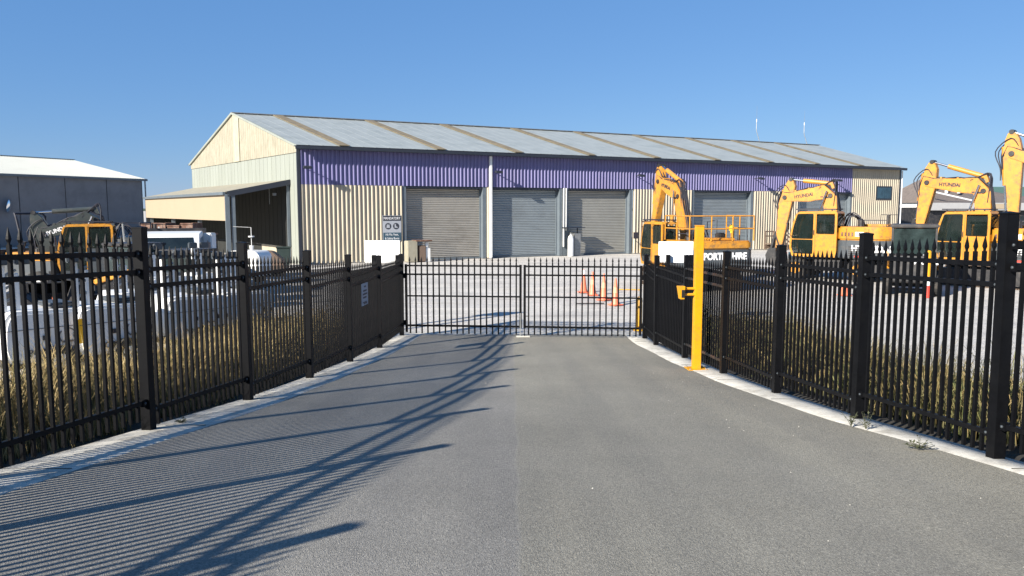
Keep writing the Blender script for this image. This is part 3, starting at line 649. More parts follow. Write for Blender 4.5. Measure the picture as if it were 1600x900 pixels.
def excavator(label, loc, yaw, scale=1, cab='excavator_yellow', hood='excavator_yellow', boomm='excavator_yellow_pale', low='machine_grey',
              elbow=(1.05, 4.0), tip=(3.6, 3.7), sttop=(3.35, 4.5), stbot=(3.95, 1.25), zt=2.36, zb=1.78, hw=1.3, tail=2.85, rails=False, decals=True, foot=.05, caby=.40, panelm=None, tsize=.20, tpos=.58,
              porter=False, boom_text='HYUNDAI', text_mat='ink', wheels=False, flat=False):
    t = thing('excavator', label, 'excavator', loc, yaw, None, scale)
    # undercarriage
    if not wheels:
        MB().box(-1.3, 1.3, -.7, .7, .35, .8).make('chassis', 'machine_black', t, bevel=.04)
        for s_ in (1, -1):
            o = rounded([(-1.9, .05), (-1.6, 0), (1.6, 0), (1.9, .05), (2.0, .5), (1.75, .85), (-1.75, .85), (-2.0, .5)], .35, 3)
            tr = MB().prism(rounded([(-1.8, .1), (1.8, .1), (1.85, .7), (-1.85, .7)], .28, 3), s_ * 1.0 - .2, s_ * 1.0 + .2).make('track', 'machine_black', t)
            m = MB(); L_ = [0]
            for i in range(len(o)): L_.append(L_[-1] + (Vector(o[(i + 1) % len(o)]) - Vector(o[i])).length)
            ns = 46
            for i in range(ns):
                q = L_[-1] * i / ns; j = max(k for k in range(len(o)) if L_[k] <= q); f_ = (q - L_[j]) / (L_[j + 1] - L_[j])
                p0, p1 = Vector(o[j]), Vector(o[(j + 1) % len(o)]); p = p0.lerp(p1, f_); d = (p1 - p0).normalized() * .085
                y0, y1 = s_ * 1.0 - .3, s_ * 1.0 + .3
                m.bar((p.x - d.x, (y0 + y1) / 2, p.y - d.y), (p.x + d.x, (y0 + y1) / 2, p.y + d.y), .6, .05, up=(-d.y, 0, d.x))
            m.make('track_shoes', 'track_steel', tr, kind='stuff')
            for x in (-1.6, 1.6): MB().tube([(x, s_ * 1.0 - .23, .43), (x, s_ * 1.0 + .23, .43)], .3, 14).make('sprocket', 'machine_black', tr)
            for x in (-1, -.5, 0, .5, 1): MB().tube([(x, s_ * 1.0 - .22, .17), (x, s_ * 1.0 + .22, .17)], .11, 10).make('roller', 'machine_black', tr)
    else:
        MB().box(-1.9, 1.9, -.45, .45, .5, .85).make('chassis', 'machine_black', t, bevel=.05)
        for x in (-1.35, 1.35):
            MB().tube([(x, -1.0, .5), (x, 1.0, .5)], .12, 8).make('axle', 'machine_black', t)
            for s_ in (1, -1):
                wl = MB().tube([(x, s_ * 1.2, .5), (x, s_ * 1.17, .5), (x, s_ * .75, .5), (x, s_ * .72, .5)], .5, 24).make('wheel', 'tyre_rubber', t, bevel=.02)
                MB().tube([(x, s_ * 1.205, .5), (x, s_ * 1.21, .5)], .26, 16).make('rim', 'excavator_yellow', wl)
        MB().prism([(1.95, .12), (2.1, .1), (2.15, .3), (2.05, .75), (1.95, .75)], -1.2, 1.2).make('dozer_blade', 'machine_black', t)
        MB().box(-2.2, -1.9, -1.1, 1.1, .35, .75).make('stabiliser', 'machine_black', t, bevel=.03)
        MB().box(-.6, .6, .5, 1.15, .4, .9).box(-.6, .6, -1.15, -.5, .4, .9).make('step_box', 'machine_black', t, bevel=.03)
    MB().lathe([(.62, .78), (.62, 1.0)], 24).make('slew_ring', 'machine_black', t)
    # house
    if flat: pl = [(-.45, hw), (-tail + .35, hw), (-tail, hw - .22), (-tail, -hw + .22), (-tail + .35, -hw), (-.45, -hw)]
    else: pl = [(-.45, hw), (-tail + .75, hw), (-tail + .28, hw - .25), (-tail, hw * .45), (-tail, -hw * .45), (-tail + .28, -hw + .25), (-tail + .75, -hw), (-.45, -hw)]
    MB().prism(rounded(pl, .25, 3), 1.0, zb, 'z').make('counterweight', low, t, bevel=.03, smooth=True)
    sh_ = .01
    pl2 = [(x * (1 - sh_) - .0, y * (1 - sh_)) for x, y in pl]
    hd = MB().prism(rounded(pl2, .25, 3), zb + .003, zt, 'z').make('engine_hood', hood, t, bevel=.06, smooth=True)
    for x in (-.85, -1.75): MB().box(x, x + .01, hw * .99, hw + .012, 1.05, zt - .08).make('panel_gap', 'ink', t)
    for i in range(5): MB().box(-1.65, -.95, hw + .002, hw + .012, 1.12 + i * .09, 1.16 + i * .09).make('vent_slat', 'machine_black', t)
    MB().box(-2.2, -1.1, -.8, .3, zt, zt + .1).make('hood_lid', hood, t, bevel=.03)
    MB().lathe([(.07, zt), (.07, zt + .5), (.06, zt + .5)], 10, (-1.9, -.85, 0)).make('exhaust', 'machine_black', t)
    for k in range(7):
        a0 = -.35 - .06 * k; yk = -.35 + .1 * k
        MB().tube(smooth([(a0 + .35, yk * .4, 1.9), (a0 + .05, yk * .6, zt + .42 + .06 * (k % 3)), (a0 - .35, yk, zt + .38 + .05 * (k % 2)), (a0 - .6, yk, zt + .02)]), .022, 6).make('supply_hose', 'ink', t)
    MB().lathe([(.13, zt), (.13, zt + .28), (.06, zt + .33)], 12, (-1.25, .75, 0)).make('air_cleaner', 'machine_black', t)
    MB().tube([(-1.5, hw - .08, zt), (-1.5, hw - .08, zt + .28), (-2.35, hw - .3, zt + .28), (-2.35, hw - .3, zt)], .018, 6).make('handrail', 'ink', t)
    MB().box(-.42, 1.15, -hw, -.4, 1.0, 1.95).make('tool_box', low, t, bevel=.05)
    MB().box(-.42, .3, -hw + .02, -.42, 1.953, zt - .02).make('fuel_tank', hood, t, bevel=.05)
    MB().box(-.45, 1.2, -.38, .36, .98, 1.25).make('deck', 'machine_black', t, bevel=.02)
    # cab
    y0, y1 = caby, hw + .03
    cm = MB()
    fr_ = [(1.44, 1.06), (1.56, 1.40), (1.54, 1.95), (1.43, 2.52), (1.29, 2.90)]
    for yy in (y0 + .03, y1 - .03):
        for (xa, za), (xb, zb_) in zip(fr_, fr_[1:]): cm.bar((xa, yy, za - .01), (xb, yy, zb_ + .01), .06, .09, up=(1, 0, 0))
        cm.box(.43, .57, yy - .035, yy + .035, 1.06, 2.95)
        cm.box(-.45, -.34, yy - .035, yy + .035, 1.06, 2.95)
        cm.bar((.5, yy, 1.78), (1.53, yy, 1.78), .05, .05)
    cm.prism(rounded([(1.33, 2.88), (1.22, 3.0), (-.38, 3.03), (-.47, 2.9)], .05, 2), y0, y1)
    cb = cm.make('cab', cab, t, bevel=.012)
    for yy in (y0 + .03, y1 - .03): MB().box(-.34, .43, yy - .033, yy + .033, 1.14, 2.04).make('side_panel', panelm or cab, cb)
    MB().box(-.46, 1.46, y0, y1, 1.02, 1.14).box(-.45, -.40, y0 + .05, y1 - .05, 1.14, 2.1).make('floor_pan', panelm or cab, cb)
    if porter: cb.scale = (1, 1, .92)
    gl = 'clear_glass'
    MB().box(-.1, .45, y0 + .22, y1 - .22, 1.3, 1.62).prism([(-.15, 1.55), (.0, 1.6), (-.1, 2.5), (-.25, 2.5)], y0 + .24, y1 - .24).box(.75, 1.15, y0 + .14, y0 + .3, 1.14, 1.75).tube([(.6, y0 + .5, 1.14), (.72, y0 + .5, 1.85)], .025, 6).box(-.3, .4, y0 + .06, y0 + .2, 1.2, 2.0).make('seat', 'machine_black', cb, bevel=.03)
    for yy, e in ((y1 + .004, 1), (y0 - .004, -1)):
        a, b = (yy - .012, yy + .004) if e > 0 else (yy - .004, yy + .012)
        MB().prism(rounded([(.56, 1.80), (1.49, 1.80), (1.47, 2.15), (1.28, 2.90), (.56, 2.92)], .1, 3), a, b).make('window', gl, cb)
        MB().prism(rounded([(.56, 1.14), (1.38, 1.14), (1.50, 1.4), (1.49, 1.765), (.56, 1.765)], .1, 3), a, b).make('window', gl, cb)
        MB().prism(rounded([(-.36, 2.02), (.40, 2.02), (.40, 2.84), (-.36, 2.84)], .07, 3), a, b).make('window', gl, cb)
        if e > 0:
            MB().box(.475, .485, a, b + .004, 1.1, 2.92).make('door_gap', 'ink', cb)
            MB().tube([(.52, b + .02, 1.98), (.52, b + .05, 2.02), (.52, b + .05, 2.16), (.52, b + .02, 2.2)], .012, 6).make('handle', 'ink', cb)
    MB().add([(1.575, y0 + .08, 1.95), (1.575, y1 - .08, 1.95), (1.335, y1 - .08, 2.9), (1.335, y0 + .08, 2.9), (1.545, y0 + .08, 1.95), (1.545, y1 - .08, 1.95), (1.30, y1 - .08, 2.9), (1.30, y0 + .08, 2.9)],
             [(0, 1, 2, 3), (7, 6, 5, 4), (0, 4, 5, 1), (1, 5, 6, 2), (2, 6, 7, 3), (3, 7, 4, 0)]).make('windscreen', gl, cb)
    MB().box(1.553, 1.568, y0 + .1, y1 - .1, 1.38, 1.9).make('lower_screen', gl, cb)
    MB().box(-.458, -.44, y0 + .1, y1 - .1, zt + .03, 2.85).make('rear_window', gl, cb)
    # roof guard
    rg = MB()
    for yy in (y0 + .02, y1 - .02): rg.bar((-.35, yy, 3.10), (1.35, yy, 3.10), .05, .05)
    for x in (-.35, .1, .5, .95, 1.35): rg.bar((x, y0, 3.10), (x, y1, 3.10), .05, .05)
    for x in (-.2, 1.2):
        for yy in (y0 + .05, y1 - .05): rg.bar((x, yy, 2.98), (x, yy, 3.1), .04, .04)
    rg.make('roof_guard', 'ink', cb)
    MB().tube([(1.5, y1 + .02, 1.9), (1.62, y1 + .22, 2.1), (1.62, y1 + .22, 2.5)], .015, 6).box(1.58, 1.63, y1 + .12, y1 + .32, 2.2, 2.5).make('mirror', 'ink', cb)
    # boom
    f0 = Vector((foot, 1.6)); el = Vector(elbow); tp = Vector(tip)
    d1 = (el - f0).normalized(); d2 = (tp - el).normalized(); n1 = Vector((-d1.y, d1.x)); n2 = Vector((-d2.y, d2.x)); nn = (n1 + n2).normalized()
    prof = [f0 - n1 * .2, f0 + d1 * 1.0 - n1 * .34, el - nn * .50, el + d2 * 1.0 - n2 * .36, tp - n2 * .17 + d2 * .08, tp + n2 * .18 + d2 * .05, el + d2 * 1.1 + n2 * .21, el + d2 * .25 + n2 * .28, el - d1 * .3 + n1 * .26, f0 + d1 * 1.0 + n1 * .22, f0 + n1 * .2]
    BW = .17
    bo = MB().prism([(p.x, p.y) for p in prof], -BW, BW).make('boom', boomm, t, bevel=.02)
    for p in (f0, tp, el.lerp(f0, .1)): MB().tube([(p.x, -BW - .05, p.y), (p.x, BW + .05, p.y)], .10, 12).make('pin', 'machine_black', bo)
    for s_ in (1, -1):   # boom lift cylinders
        a = Vector((1.25, 1.35)); b = el - nn * .02 + d2 * .1; mid = a.lerp(b, .62); y = s_ * (BW + .10)
        cyl = MB().tube([(a.x, y, a.y), (mid.x, y, mid.y)], .085, 12).make('lift_cylinder', boomm, bo)
        MB().tube([(mid.x, y, mid.y), (b.x, y, b.y)], .042, 10).make('rod', 'chrome', cyl)
        m = MB()
        for k in range(3):
            y = s_ * (BW - .04 - .09 * k)
            pts = []
            for q in range(12):
                u = q / 11
                c = f0.lerp(el, u * 2) + n1 * (.2 + .12 * math.sin(u * 2 * math.pi)) if u < .5 else el.lerp(tp, (u - .5) * 2) + n2 * (.22 + .06 * math.sin(u * 19 + k))
                pts.append((c.x, y + .02 * math.sin(q * 2 + k), c.y + (.10 if .4 < u < .6 else 0)))
            c = tp; pts += [(c.x + .16, y, c.y + .28), (c.x + .32, y, c.y - .12), (c.x + .28, y, c.y - .55)]
            m.tube(pts, .022, 6)
        m.make('hose', 'ink', bo)
    for k in range(6):
        y = -BW + .06 + k * .055; r_ = .28 + .1 * (k % 3)
        c = el + nn * .3
        MB().tube(smooth([(c.x - d1.x * .9 + .02 * k, y, c.y - d1.y * .9 - .05), (c.x - d1.x * .45, y + .03, c.y - d1.y * .45 + r_ * .35), (c.x, y, c.y + r_ * .5), (c.x + d2.x * .35, y - .03, c.y + d2.y * .35 + r_ * .25), (c.x + d2.x * .7, y, c.y + d2.y * .7 - .08)]), .02, 6).make('elbow_hose', 'ink', bo)
    for k in range(3):
        y = (k - 1) * .12
        MB().tube(smooth([(tp.x - .25, y, tp.y + .22), (tp.x + .05, y * 1.5, tp.y + .48 + .05 * k), (tp.x + .42 + .06 * k, y * 1.5, tp.y + .1), (tp.x + .36, y, tp.y - .55), (tp.x + .25 + .04 * k, y, tp.y - 1.0)]), .02, 6).make('stick_hose', 'ink', bo)
    # clamps along the boom
    for u in (.2, .45, .75): 
        c = el.lerp(tp, u) + n2 * .19; MB().box(c.x - .04, c.x + .04, -BW, BW, c.y - .02, c.y + .07).make('clamp', boomm, bo)
    # stick
    s0, s1 = Vector(sttop), Vector(stbot); ds = (s1 - s0).normalized(); ns = Vector((-ds.y, ds.x)); LS = (s1 - s0).length
    sp = [s0 - ns * .10, s0 + ds * .25 - ns * .24, tp + ds * .1 - ns * .36, s1 - ns * .13, s1 + ds * .1, s1 + ns * .13, tp + ds * .35 + ns * .26, s0 + ds * .3 + ns * .24, s0 + ns * .12]
    st = MB().prism([(p.x, p.y) for p in sp], -BW * .85, BW * .85).make('stick', boomm, t, bevel=.02)
    MB().tube([(s0.x, -BW, s0.y + .02), (s0.x, BW, s0.y + .02)], .09, 10).make('pin', 'machine_black', st)
    a = el.lerp(tp, .12) + nn * .42; b = s0 - ds * .02; mid = a.lerp(b, .70)
    MB().tube([(a.x, 0, a.y), (mid.x, 0, mid.y)], .10, 12).make('stick_cylinder', boomm, bo)
    MB().tube([(mid.x, 0, mid.y), (b.x, 0, b.y)], .045, 10).make('cylinder_rod', 'chrome', bo)
    MB().bar((a.x - .1, 0, a.y - .22), (a.x, 0, a.y + .06), .2, .12).make('cylinder_lug', boomm, bo)
    c0 = s0 + ds * .5 + ns * .3; c1 = s1 - ds * .75 + ns * .28
    MB().tube([(c0.x, 0, c0.y), (c0.lerp(c1, .6).x, 0, c0.lerp(c1, .6).y)], .08, 10).make('bucket_cylinder', boomm, st)
    MB().tube([(c0.lerp(c1, .6).x, 0, c0.lerp(c1, .6).y), (c1.x, 0, c1.y)], .04, 8).make('rod', 'chrome', st)
    MB().bar((c1.x, 0, c1.y), (s1.x + .38, 0, s1.y - .1), .3, .09).bar((c1.x, 0, c1.y), ((s1 - ds * .25).x, 0, (s1 - ds * .25).y), .34, .07).make('linkage', 'machine_black', st)
    bk = [(0, .12), (.35, .08), (.50, -.25), (.38, -.62), (.0, -.80), (-.42, -.70), (-.62, -.42), (-.30, -.48), (-.02, -.3)]
    bu = MB().prism([(s1.x + x, s1.y + z) for x, z in bk], -.42, .42).make('bucket', 'machine_black', t, bevel=.02)
    for k in range(5): MB().prism([(s1.x - .60, s1.y - .46), (s1.x - .62, s1.y - .38), (s1.x - .80, s1.y - .30)], -.40 + k * .18, -.33 + k * .18).make('tooth', 'steel_grey', bu)
    # lamps on boom and beacon
    MB().box(.9, 1.02, -hw + .1, -hw + .25, 1.95, 2.08).make('work_lamp', 'white_panel', t)
    # handrails
    MB().tube([(1.1, -hw + .05, 1.95), (1.1, -hw + .05, 2.75), (.3, -hw + .05, 2.85), (.3, -hw + .05, 2.3)], .018, 6).make('handrail', 'ink', t)
    MB().tube([(-2.2, -hw + .15, zt), (-2.2, -hw + .15, zt + .5), (-1.5, -hw + .15, zt + .5), (-1.5, -hw + .15, zt)], .018, 6).make('handrail', 'ink', t)
    if rails:
        g = thing_part('guard_rail', t); x0_, x1_, yy = -tail + .08, -.5, hw - .08
        for z in (zt + .48, zt + .98):
            for p, q in (((x0_, yy), (x0_, -yy)), ((x0_, yy), (x1_, yy)), ((x0_, -yy), (x1_, -yy))): MB().tube([(*p, z), (*q, z)], .026, 8).make('rail', hood, g)
        for p in ((x0_, yy), (x0_, yy * .33), (x0_, -yy * .33), (x0_, -yy), ((x0_ + x1_) / 2, yy), (x1_, yy), ((x0_ + x1_) / 2, -yy), (x1_, -yy)):
            MB().tube([(*p, zt), (*p, zt + .98)], .026, 8).make('stanchion', hood, g)
        lm = MB().lathe([(.05, 0), (.05, .08), (.1, .1), (.1, .28), (.05, .33)], 12, (-tail + .5, -hw * .45, zt + .3)).make('beacon', 'amber', t)
        MB().tube([(-tail + .5, -hw * .45, zt), (-tail + .5, -hw * .45, zt + .3)], .03, 6).make('beacon_stem', hood, t)
        MB().box(-1.6, -1.2, -hw * .5, -hw * .3, zt, zt + .3).make('air_intake', 'machine_black', t, bevel=.05)
    if decals:
        c = el.lerp(tp, tpos) - n2 * .06
        dd = (tp - el).normalized()
        for s_ in (1, -1):
            xd = (-dd.x * s_, 0, -dd.y * s_)
            text(boom_text, tsize, text_mat, bo, frame((c.x, s_ * (BW + .004), c.y), xd, (-dd.y, 0, dd.x)), sx=.95, offset=.008)
            for xa, xb, za, zb_ in ((.3, .42, -.32, -.27), (.05, .27, -.36, -.28)): MB().box(el.x + xa, el.x + xb, min(s_ * BW, s_ * (BW + .005)), max(s_ * BW, s_ * (BW + .005)), el.y + za, el.y + zb_).make('model_mark', 'ink', bo)
        if not porter:
            text('HYUNDAI', .38, 'white_letters', t, frame((-tail + .98, hw + .006, 1.42), (-1, 0, 0), (0, 0, 1)), sx=.95, offset=.014)
            text('HYUNDAI', .36, 'white_letters', t, frame((-tail - .006, 0, 1.42), (0, -1, 0), (0, 0, 1)), sx=.7, offset=.014)
            for k in range(6): MB().box(.1 - .14 * k - .8, .17 - .14 * k - .8, hw * .99 + .001, hw + .004, zb + .18, zb + .34).make('model_mark', 'rust', t)
            MB().box(-1.55, -1.2, hw - .001, hw + .004, zb + .17, zb + .36).make('marker', 'white_letters', t)
            MB().box(-1.9, -1.2, hw + .002, hw + .013, 1.06, 1.13).make('reflector', 'red_mark', t)
    if porter:
        text('PORTER HIRE', .37, 'white_letters', t, frame((-tail - .004, -.12, 1.45), (0, -1, 0), (0, 0, 1)), offset=.016, sx=.86)
    return t
def thing_part(name, parent):
    o = bpy.data.objects.new(name, None); COL.objects.link(o); o.parent = parent; o.empty_display_size = .2; return o

YL = math.pi
# nearest to the gate, seen from behind, boom folded away from the camera
excavator('yellow excavator seen from behind with yellow guard rails and PORTER HIRE counterweight', (7.08, 30.6, 0), math.radians(106), .94,
          zt=2.06, zb=1.72, hw=1.5, tail=2.6, rails=True, porter=True, flat=True, caby=.82, elbow=(.9, 4.1), tip=(2.7, 4.55), sttop=(2.75, 5.25), stbot=(3.5, 1.9))
excavator('yellow wheeled excavator facing left, its stick bent down in front of the cream wall', (at(1306, 34.5), 34.5, 0), YL - .72, 1.0, wheels=True,
          elbow=(.3, 3.95), tip=(2.35, 3.65), sttop=(2.1, 4.45), stbot=(2.6, 1.2))
excavator('yellow tracked excavator facing left with raised boom, right of the black-cabbed loader', (at(1545, 31.6), 31.6, 0), YL - .88, 1.0,
          elbow=(.3, 4.1), tip=(2.5, 4.25), sttop=(2.35, 5.1), stbot=(2.8, 1.9))
excavator('largest yellow excavator at the far right edge, its tall stick upright against the sky', (at(1735, 35), 35, 0), YL - .85, 1.29,
          elbow=(.9, 3.9), tip=(3.2, 4.5), sttop=(3.25, 5.3), stbot=(3.0, 1.6))
excavator('excavator with yellow cab and dark green-grey boom behind the left fence', (at(165, 28), 28, 0), YL + .38, .86, boomm='boom_green_grey', hood='machine_grey', low='machine_grey',
          elbow=(.3, 3.35), tip=(2.25, 2.6), sttop=(2.55, 3.45), stbot=(1.7, .8), text_mat='white_letters', zt=2.45, panelm='machine_grey', tsize=.22, tpos=.76)

# ------------------------------------------------------------------ black-cabbed loader between the excavators
t = thing('compact_loader', 'black compact loader with glass cab parked between two yellow excavators', 'loader', (at(1428, 28.5), 28.5, 0), math.radians(62))
MB().prism(rounded([(-1.15, .45), (1.0, .45), (1.1, .9), (.85, 1.35), (-1.15, 1.45)], .08), -.75, .75).make('body', 'machine_black', t, bevel=.03)
cb = thing_part('cab', t)
for x in (-.95, -.1, .72):
    for y in (-.7, .7): MB().bar((x, y, 1.35), (x + (.05 if x > 0 else 0), y, 2.45), .07, .07).make('pillar', 'machine_black', cb)
MB().box(-1.05, .85, -.78, .78, 2.44, 2.56).make('roof', 'machine_black', cb, bevel=.03)
for y in (-.7, .7): MB().box(-.9, -.15, y - .006, y + .006, 1.45, 2.4).box(-.05, .7, y - .006, y + .006, 1.45, 2.4).make('window', 'cab_glass', cb)
MB().box(.74, .75, -.66, .66, 1.45, 2.4).make('windscreen', 'cab_glass', cb)
MB().box(-.97, -.96, -.66, .66, 1.5, 2.4).make('rear_window', 'cab_glass', cb)
MB().box(-.55, -.05, -.3, .3, 1.2, 1.95).make('seat', 'machine_grey', cb, bevel=.06)
for x in (-.7, .62):
    for y in (-1, 1):
        wl = MB().tube([(x, y * .95, .42), (x, y * .92, .42), (x, y * .70, .42), (x, y * .68, .42)], .42, 20).make('wheel', 'tyre_rubber', t, bevel=.015)
        MB().tube([(x, y * .955, .42), (x, y * .965, .42)], .2, 12).make('rim', 'excavator_yellow', wl)
for y in (-.86, .86): MB().bar((-1.1, y, 1.5), (1.2, y, 1.0), .12, .2).bar((1.2, y, 1.05), (1.45, y, .35), .12, .18).make('lift_arm', 'excavator_yellow', t, bevel=.02)
MB().prism([(1.4, .1), (2.1, .08), (1.6, .3), (1.5, .75), (1.4, .75)], -.9, .9).make('bucket', 'machine_black', t)
text('HYUNDAI', .17, 'white_letters', t, frame((-1.153, -.42, 1.2), (0, -1, 0), (0, 0, 1)), offset=.008)

l2 = copy_tree(t); l2.scale = (.8,) * 3; l2.location = (at(207, 24.5), 24.5, 0); l2.rotation_euler = (0, 0, math.radians(150)); l2['label'] = 'black compact loader behind the white lighting towers on the left'
l4 = copy_tree(t); l4.scale = (.72,) * 3; l4.location = (at(292, 24.5), 24.5, 0); l4.rotation_euler = (0, 0, math.radians(250)); l4['label'] = 'black compact loader nose-on in front of the white truck'
# ------------------------------------------------------------------ compact roller-type machine at far left
t = thing('dump_truck', 'small orange dumper with dark roll bar behind the left fence', 'dumper', (at(40, 27.5), 27.5, 0), YL - .1)
MB().box(-1.6, .3, -.75, .75, .75, 1.3).make('engine_cover', 'machine_grey', t, bevel=.06); MB().box(-1.62, .3, -.77, .77, 1.31, 1.6).make('bonnet', 'excavator_yellow', t, bevel=.08)
MB().box(-1.5, 1.2, -.6, .6, .45, .75).make('chassis', 'machine_black', t, bevel=.03)
MB().prism([(.45, .95), (1.75, .85), (2.05, 1.6), (.3, 1.7)], -.85, .85).make('skip', 'machine_grey', t, bevel=.04)
MB().tube([(-.35, -.5, 1.5), (-.45, -.5, 2.85), (-.38, -.45, 2.95), (.0, .45, 2.95), (-.1, .5, 2.85), (-.35, .5, 1.5)], .04, 8).make('roll_bar', 'ink', t)
MB().box(-.75, -.3, -.28, .28, 1.5, 1.75).box(-.82, -.72, -.28, .28, 1.6, 2.1).make('seat', 'machine_black', t, bevel=.04)
MB().tube([(.15, 0, 1.5), (-.02, 0, 1.95)], .03, 6).lathe([(.2, 0), (.2, .03)], 14, (-.02, 0, 1.93)).make('steering_wheel', 'machine_black', t)
for x in (-1.1, .8):
    for y in (-1, 1):
        wl = MB().tube([(x, y * 1.0, .48), (x, y * .97, .48), (x, y * .68, .48), (x, y * .66, .48)], .48, 20).make('wheel', 'tyre_rubber', t, bevel=.015)
        MB().tube([(x, y * 1.005, .48), (x, y * 1.015, .48)], .22, 12).make('rim', 'white_panel', wl)

# ------------------------------------------------------------------ white trailer lighting towers
def tower(label, x, y, rz, amber=True, mast=2.0, logo=True, sc=1.0):
    t = thing('lighting_tower', label, 'lighting tower', (x, y, 0), rz, 'white trailer lighting towers behind the left fence', sc)
    pr = rounded([(-.64, .30), (.64, .30), (.70, .55), (.68, .95), (.58, 1.14), (-.58, 1.18), (-.68, .95), (-.70, .55)], .12, 3)
    cab_ = MB().prism(pr, -.58, .58).make('canopy', 'white_panel', t, bevel=.05, smooth=True)
    for b_ in ((-.68, .68, -.59, -.583, .86, .868), (-.01, 0, -.592, -.585, .36, 1.08), (.45, .46, -.592, -.585, .36, 1.08)): MB().box(*b_).make('door_gap', 'ink', cab_)
    for x_ in (-.12, .36, .55): 
        MB().box(x_, x_ + .07, -.605, -.585, .66, .74).make('latch', 'ink', cab_); MB().box(x_, x_ + .07, -.605, -.585, .44, .5).make('latch', 'ink', cab_)
    MB().box(.1, .5, -.35, .35, 1.17, 1.25).make('top_hatch', 'machine_grey', cab_, bevel=.03)
    MB().box(-.62, .62, -.5, .5, .2, .31).make('chassis', 'machine_black', t)
    MB().bar((.6, 0, .3), (1.5, 0, .36), .08, .08).make('drawbar', 'machine_black', t)
    for s_ in (-1, 1):
        wl = MB().tube([(.1, s_ * .74, .28), (.1, s_ * .72, .28), (.1, s_ * .60, .28)], .28, 16).make('wheel', 'tyre_rubber', t)
        MB().tube([(.1, s_ * .745, .28), (.1, s_ * .75, .28)], .14, 10).make('rim', 'white_panel', wl)
    ma = MB().box(-.62, -.53, -.30, -.21, 1.15, mast).box(-.40, -.33, -.30, -.23, 1.15, mast - .2).make('mast', 'white_panel', t, bevel=.01)
    for k in range(3): MB().bar((-.6, -.27, 1.3 + k * .22), (-.36, -.27, 1.42 + k * .22), .03, .04).make('brace', 'steel_grey', ma)
    for k in range(2): MB().box(-.75 + .34 * k, -.5 + .34 * k, -.42, -.30, mast - .05, mast + .12).make('lamp_head', 'machine_grey', ma, bevel=.02)
    if amber: MB().box(-.70, -.60, -.40, -.28, .45, .90).box(-.70, -.60, -.588, -.583, .55, .98).make('reflector', 'amber', cab_)
    if logo:
        m = MB()
        for a0 in (.2, 2.4):
            m.tube([(.27 + .13 * math.cos(a0 + q * .25), -.59, .70 + .13 * math.sin(a0 + q * .25)) for q in range(8)], .012, 5)
        m.bar((.18, -.59, .60), (.36, -.59, .60), .012, .03); m.make('emblem', 'grey_letters', cab_)
        text('PORTER HIRE', .15, 'grey_letters', cab_, frame((.1, -.592, .46), (1, 0, 0), (0, 0, 1)), offset=.004)
    return t
tower('white lighting tower trailer at the left edge, nearest behind the left fence', at(30, 14.0), 14.4, .86, False, sc=1.08)
tower('white lighting tower trailer with large dark logo, second from the left edge', at(143, 14.9), 15.2, .92, True, sc=1.08)
tower('white lighting tower trailer partly behind the largest near fence post', at(208, 18.4), 18.4, .95, False, logo=False)
tower('white lighting tower trailer just right of the near fence post, on the grass edge', at(280, 16.8), 17.0, .88, False, sc=1.05)
tower('white lighting tower trailer with amber reflector, rightmost of the row', at(362, 18.2), 18.4, .84, True)

tower('white lighting tower trailer in the back row behind the near fence post', at(252, 22.5), 22.5, .9, False, logo=False)
tower('white lighting tower trailer in the back row in front of the chipper', at(325, 23.5), 23.5, .8, False, logo=False)
for i, (px_, Y_, sc_, rz_, lb) in enumerate(((18, 19.5, 1.0, .4, 'black excavator bucket on the ground at the far left behind the white towers'), (62, 20.5, 1.15, 2.0, 'black excavator bucket left of the red and white cone'),
        (108, 21, 1.2, .9, 'large black excavator bucket right of the red and white cone'), (140, 19.8, .9, 2.6, 'small black excavator bucket behind the tower with the large logo'), (190, 21.5, 1.1, .2, 'black excavator bucket behind the near fence post'))):
    t = thing('digging_bucket', lb, 'bucket', (at(px_, Y_), Y_, 0), rz_, 'spare excavator buckets lying behind the lighting towers', sc_)
    m = MB()
    o_ = [(-.55, .0), (.25, .0), (.5, .25), (.5, .7), (.2, .98), (-.15, 1.0)]
    for y in (-.5, .46): m.prism(o_, y, y + .04)
    for a, b in zip(o_[:5], o_[1:]): m.bar((a[0], 0, a[1]), (b[0], 0, b[1]), .92, .03)
    m.make('shell', 'machine_black', t)
    for y in (-.18, .14): MB().prism([(.05, .98), (.3, .9), (.28, 1.2), (.1, 1.25)], y, y + .04).make('ear', 'machine_black', t)
    for k in range(5): MB().prism([(-.5, 0), (-.5, .06), (-.72, .01)], -.48 + k * .23, -.40 + k * .23).make('tooth', 'steel_grey', t)
# red and white marker behind towers
t = thing('traffic_cone', 'red and white cone standing behind the white lighting towers', 'cone', (at(80, 19.5), 19.5, 0))
MB().lathe([(.16, .03), (.03, .95)], 14).make('body', 'cone_orange', t); MB().lathe([(.118, .34), (.088, .55)], 14).make('sleeve', 'cone_white', t); MB().box(-.2, .2, -.2, .2, 0, .04).make('base', 'red_mark', t)

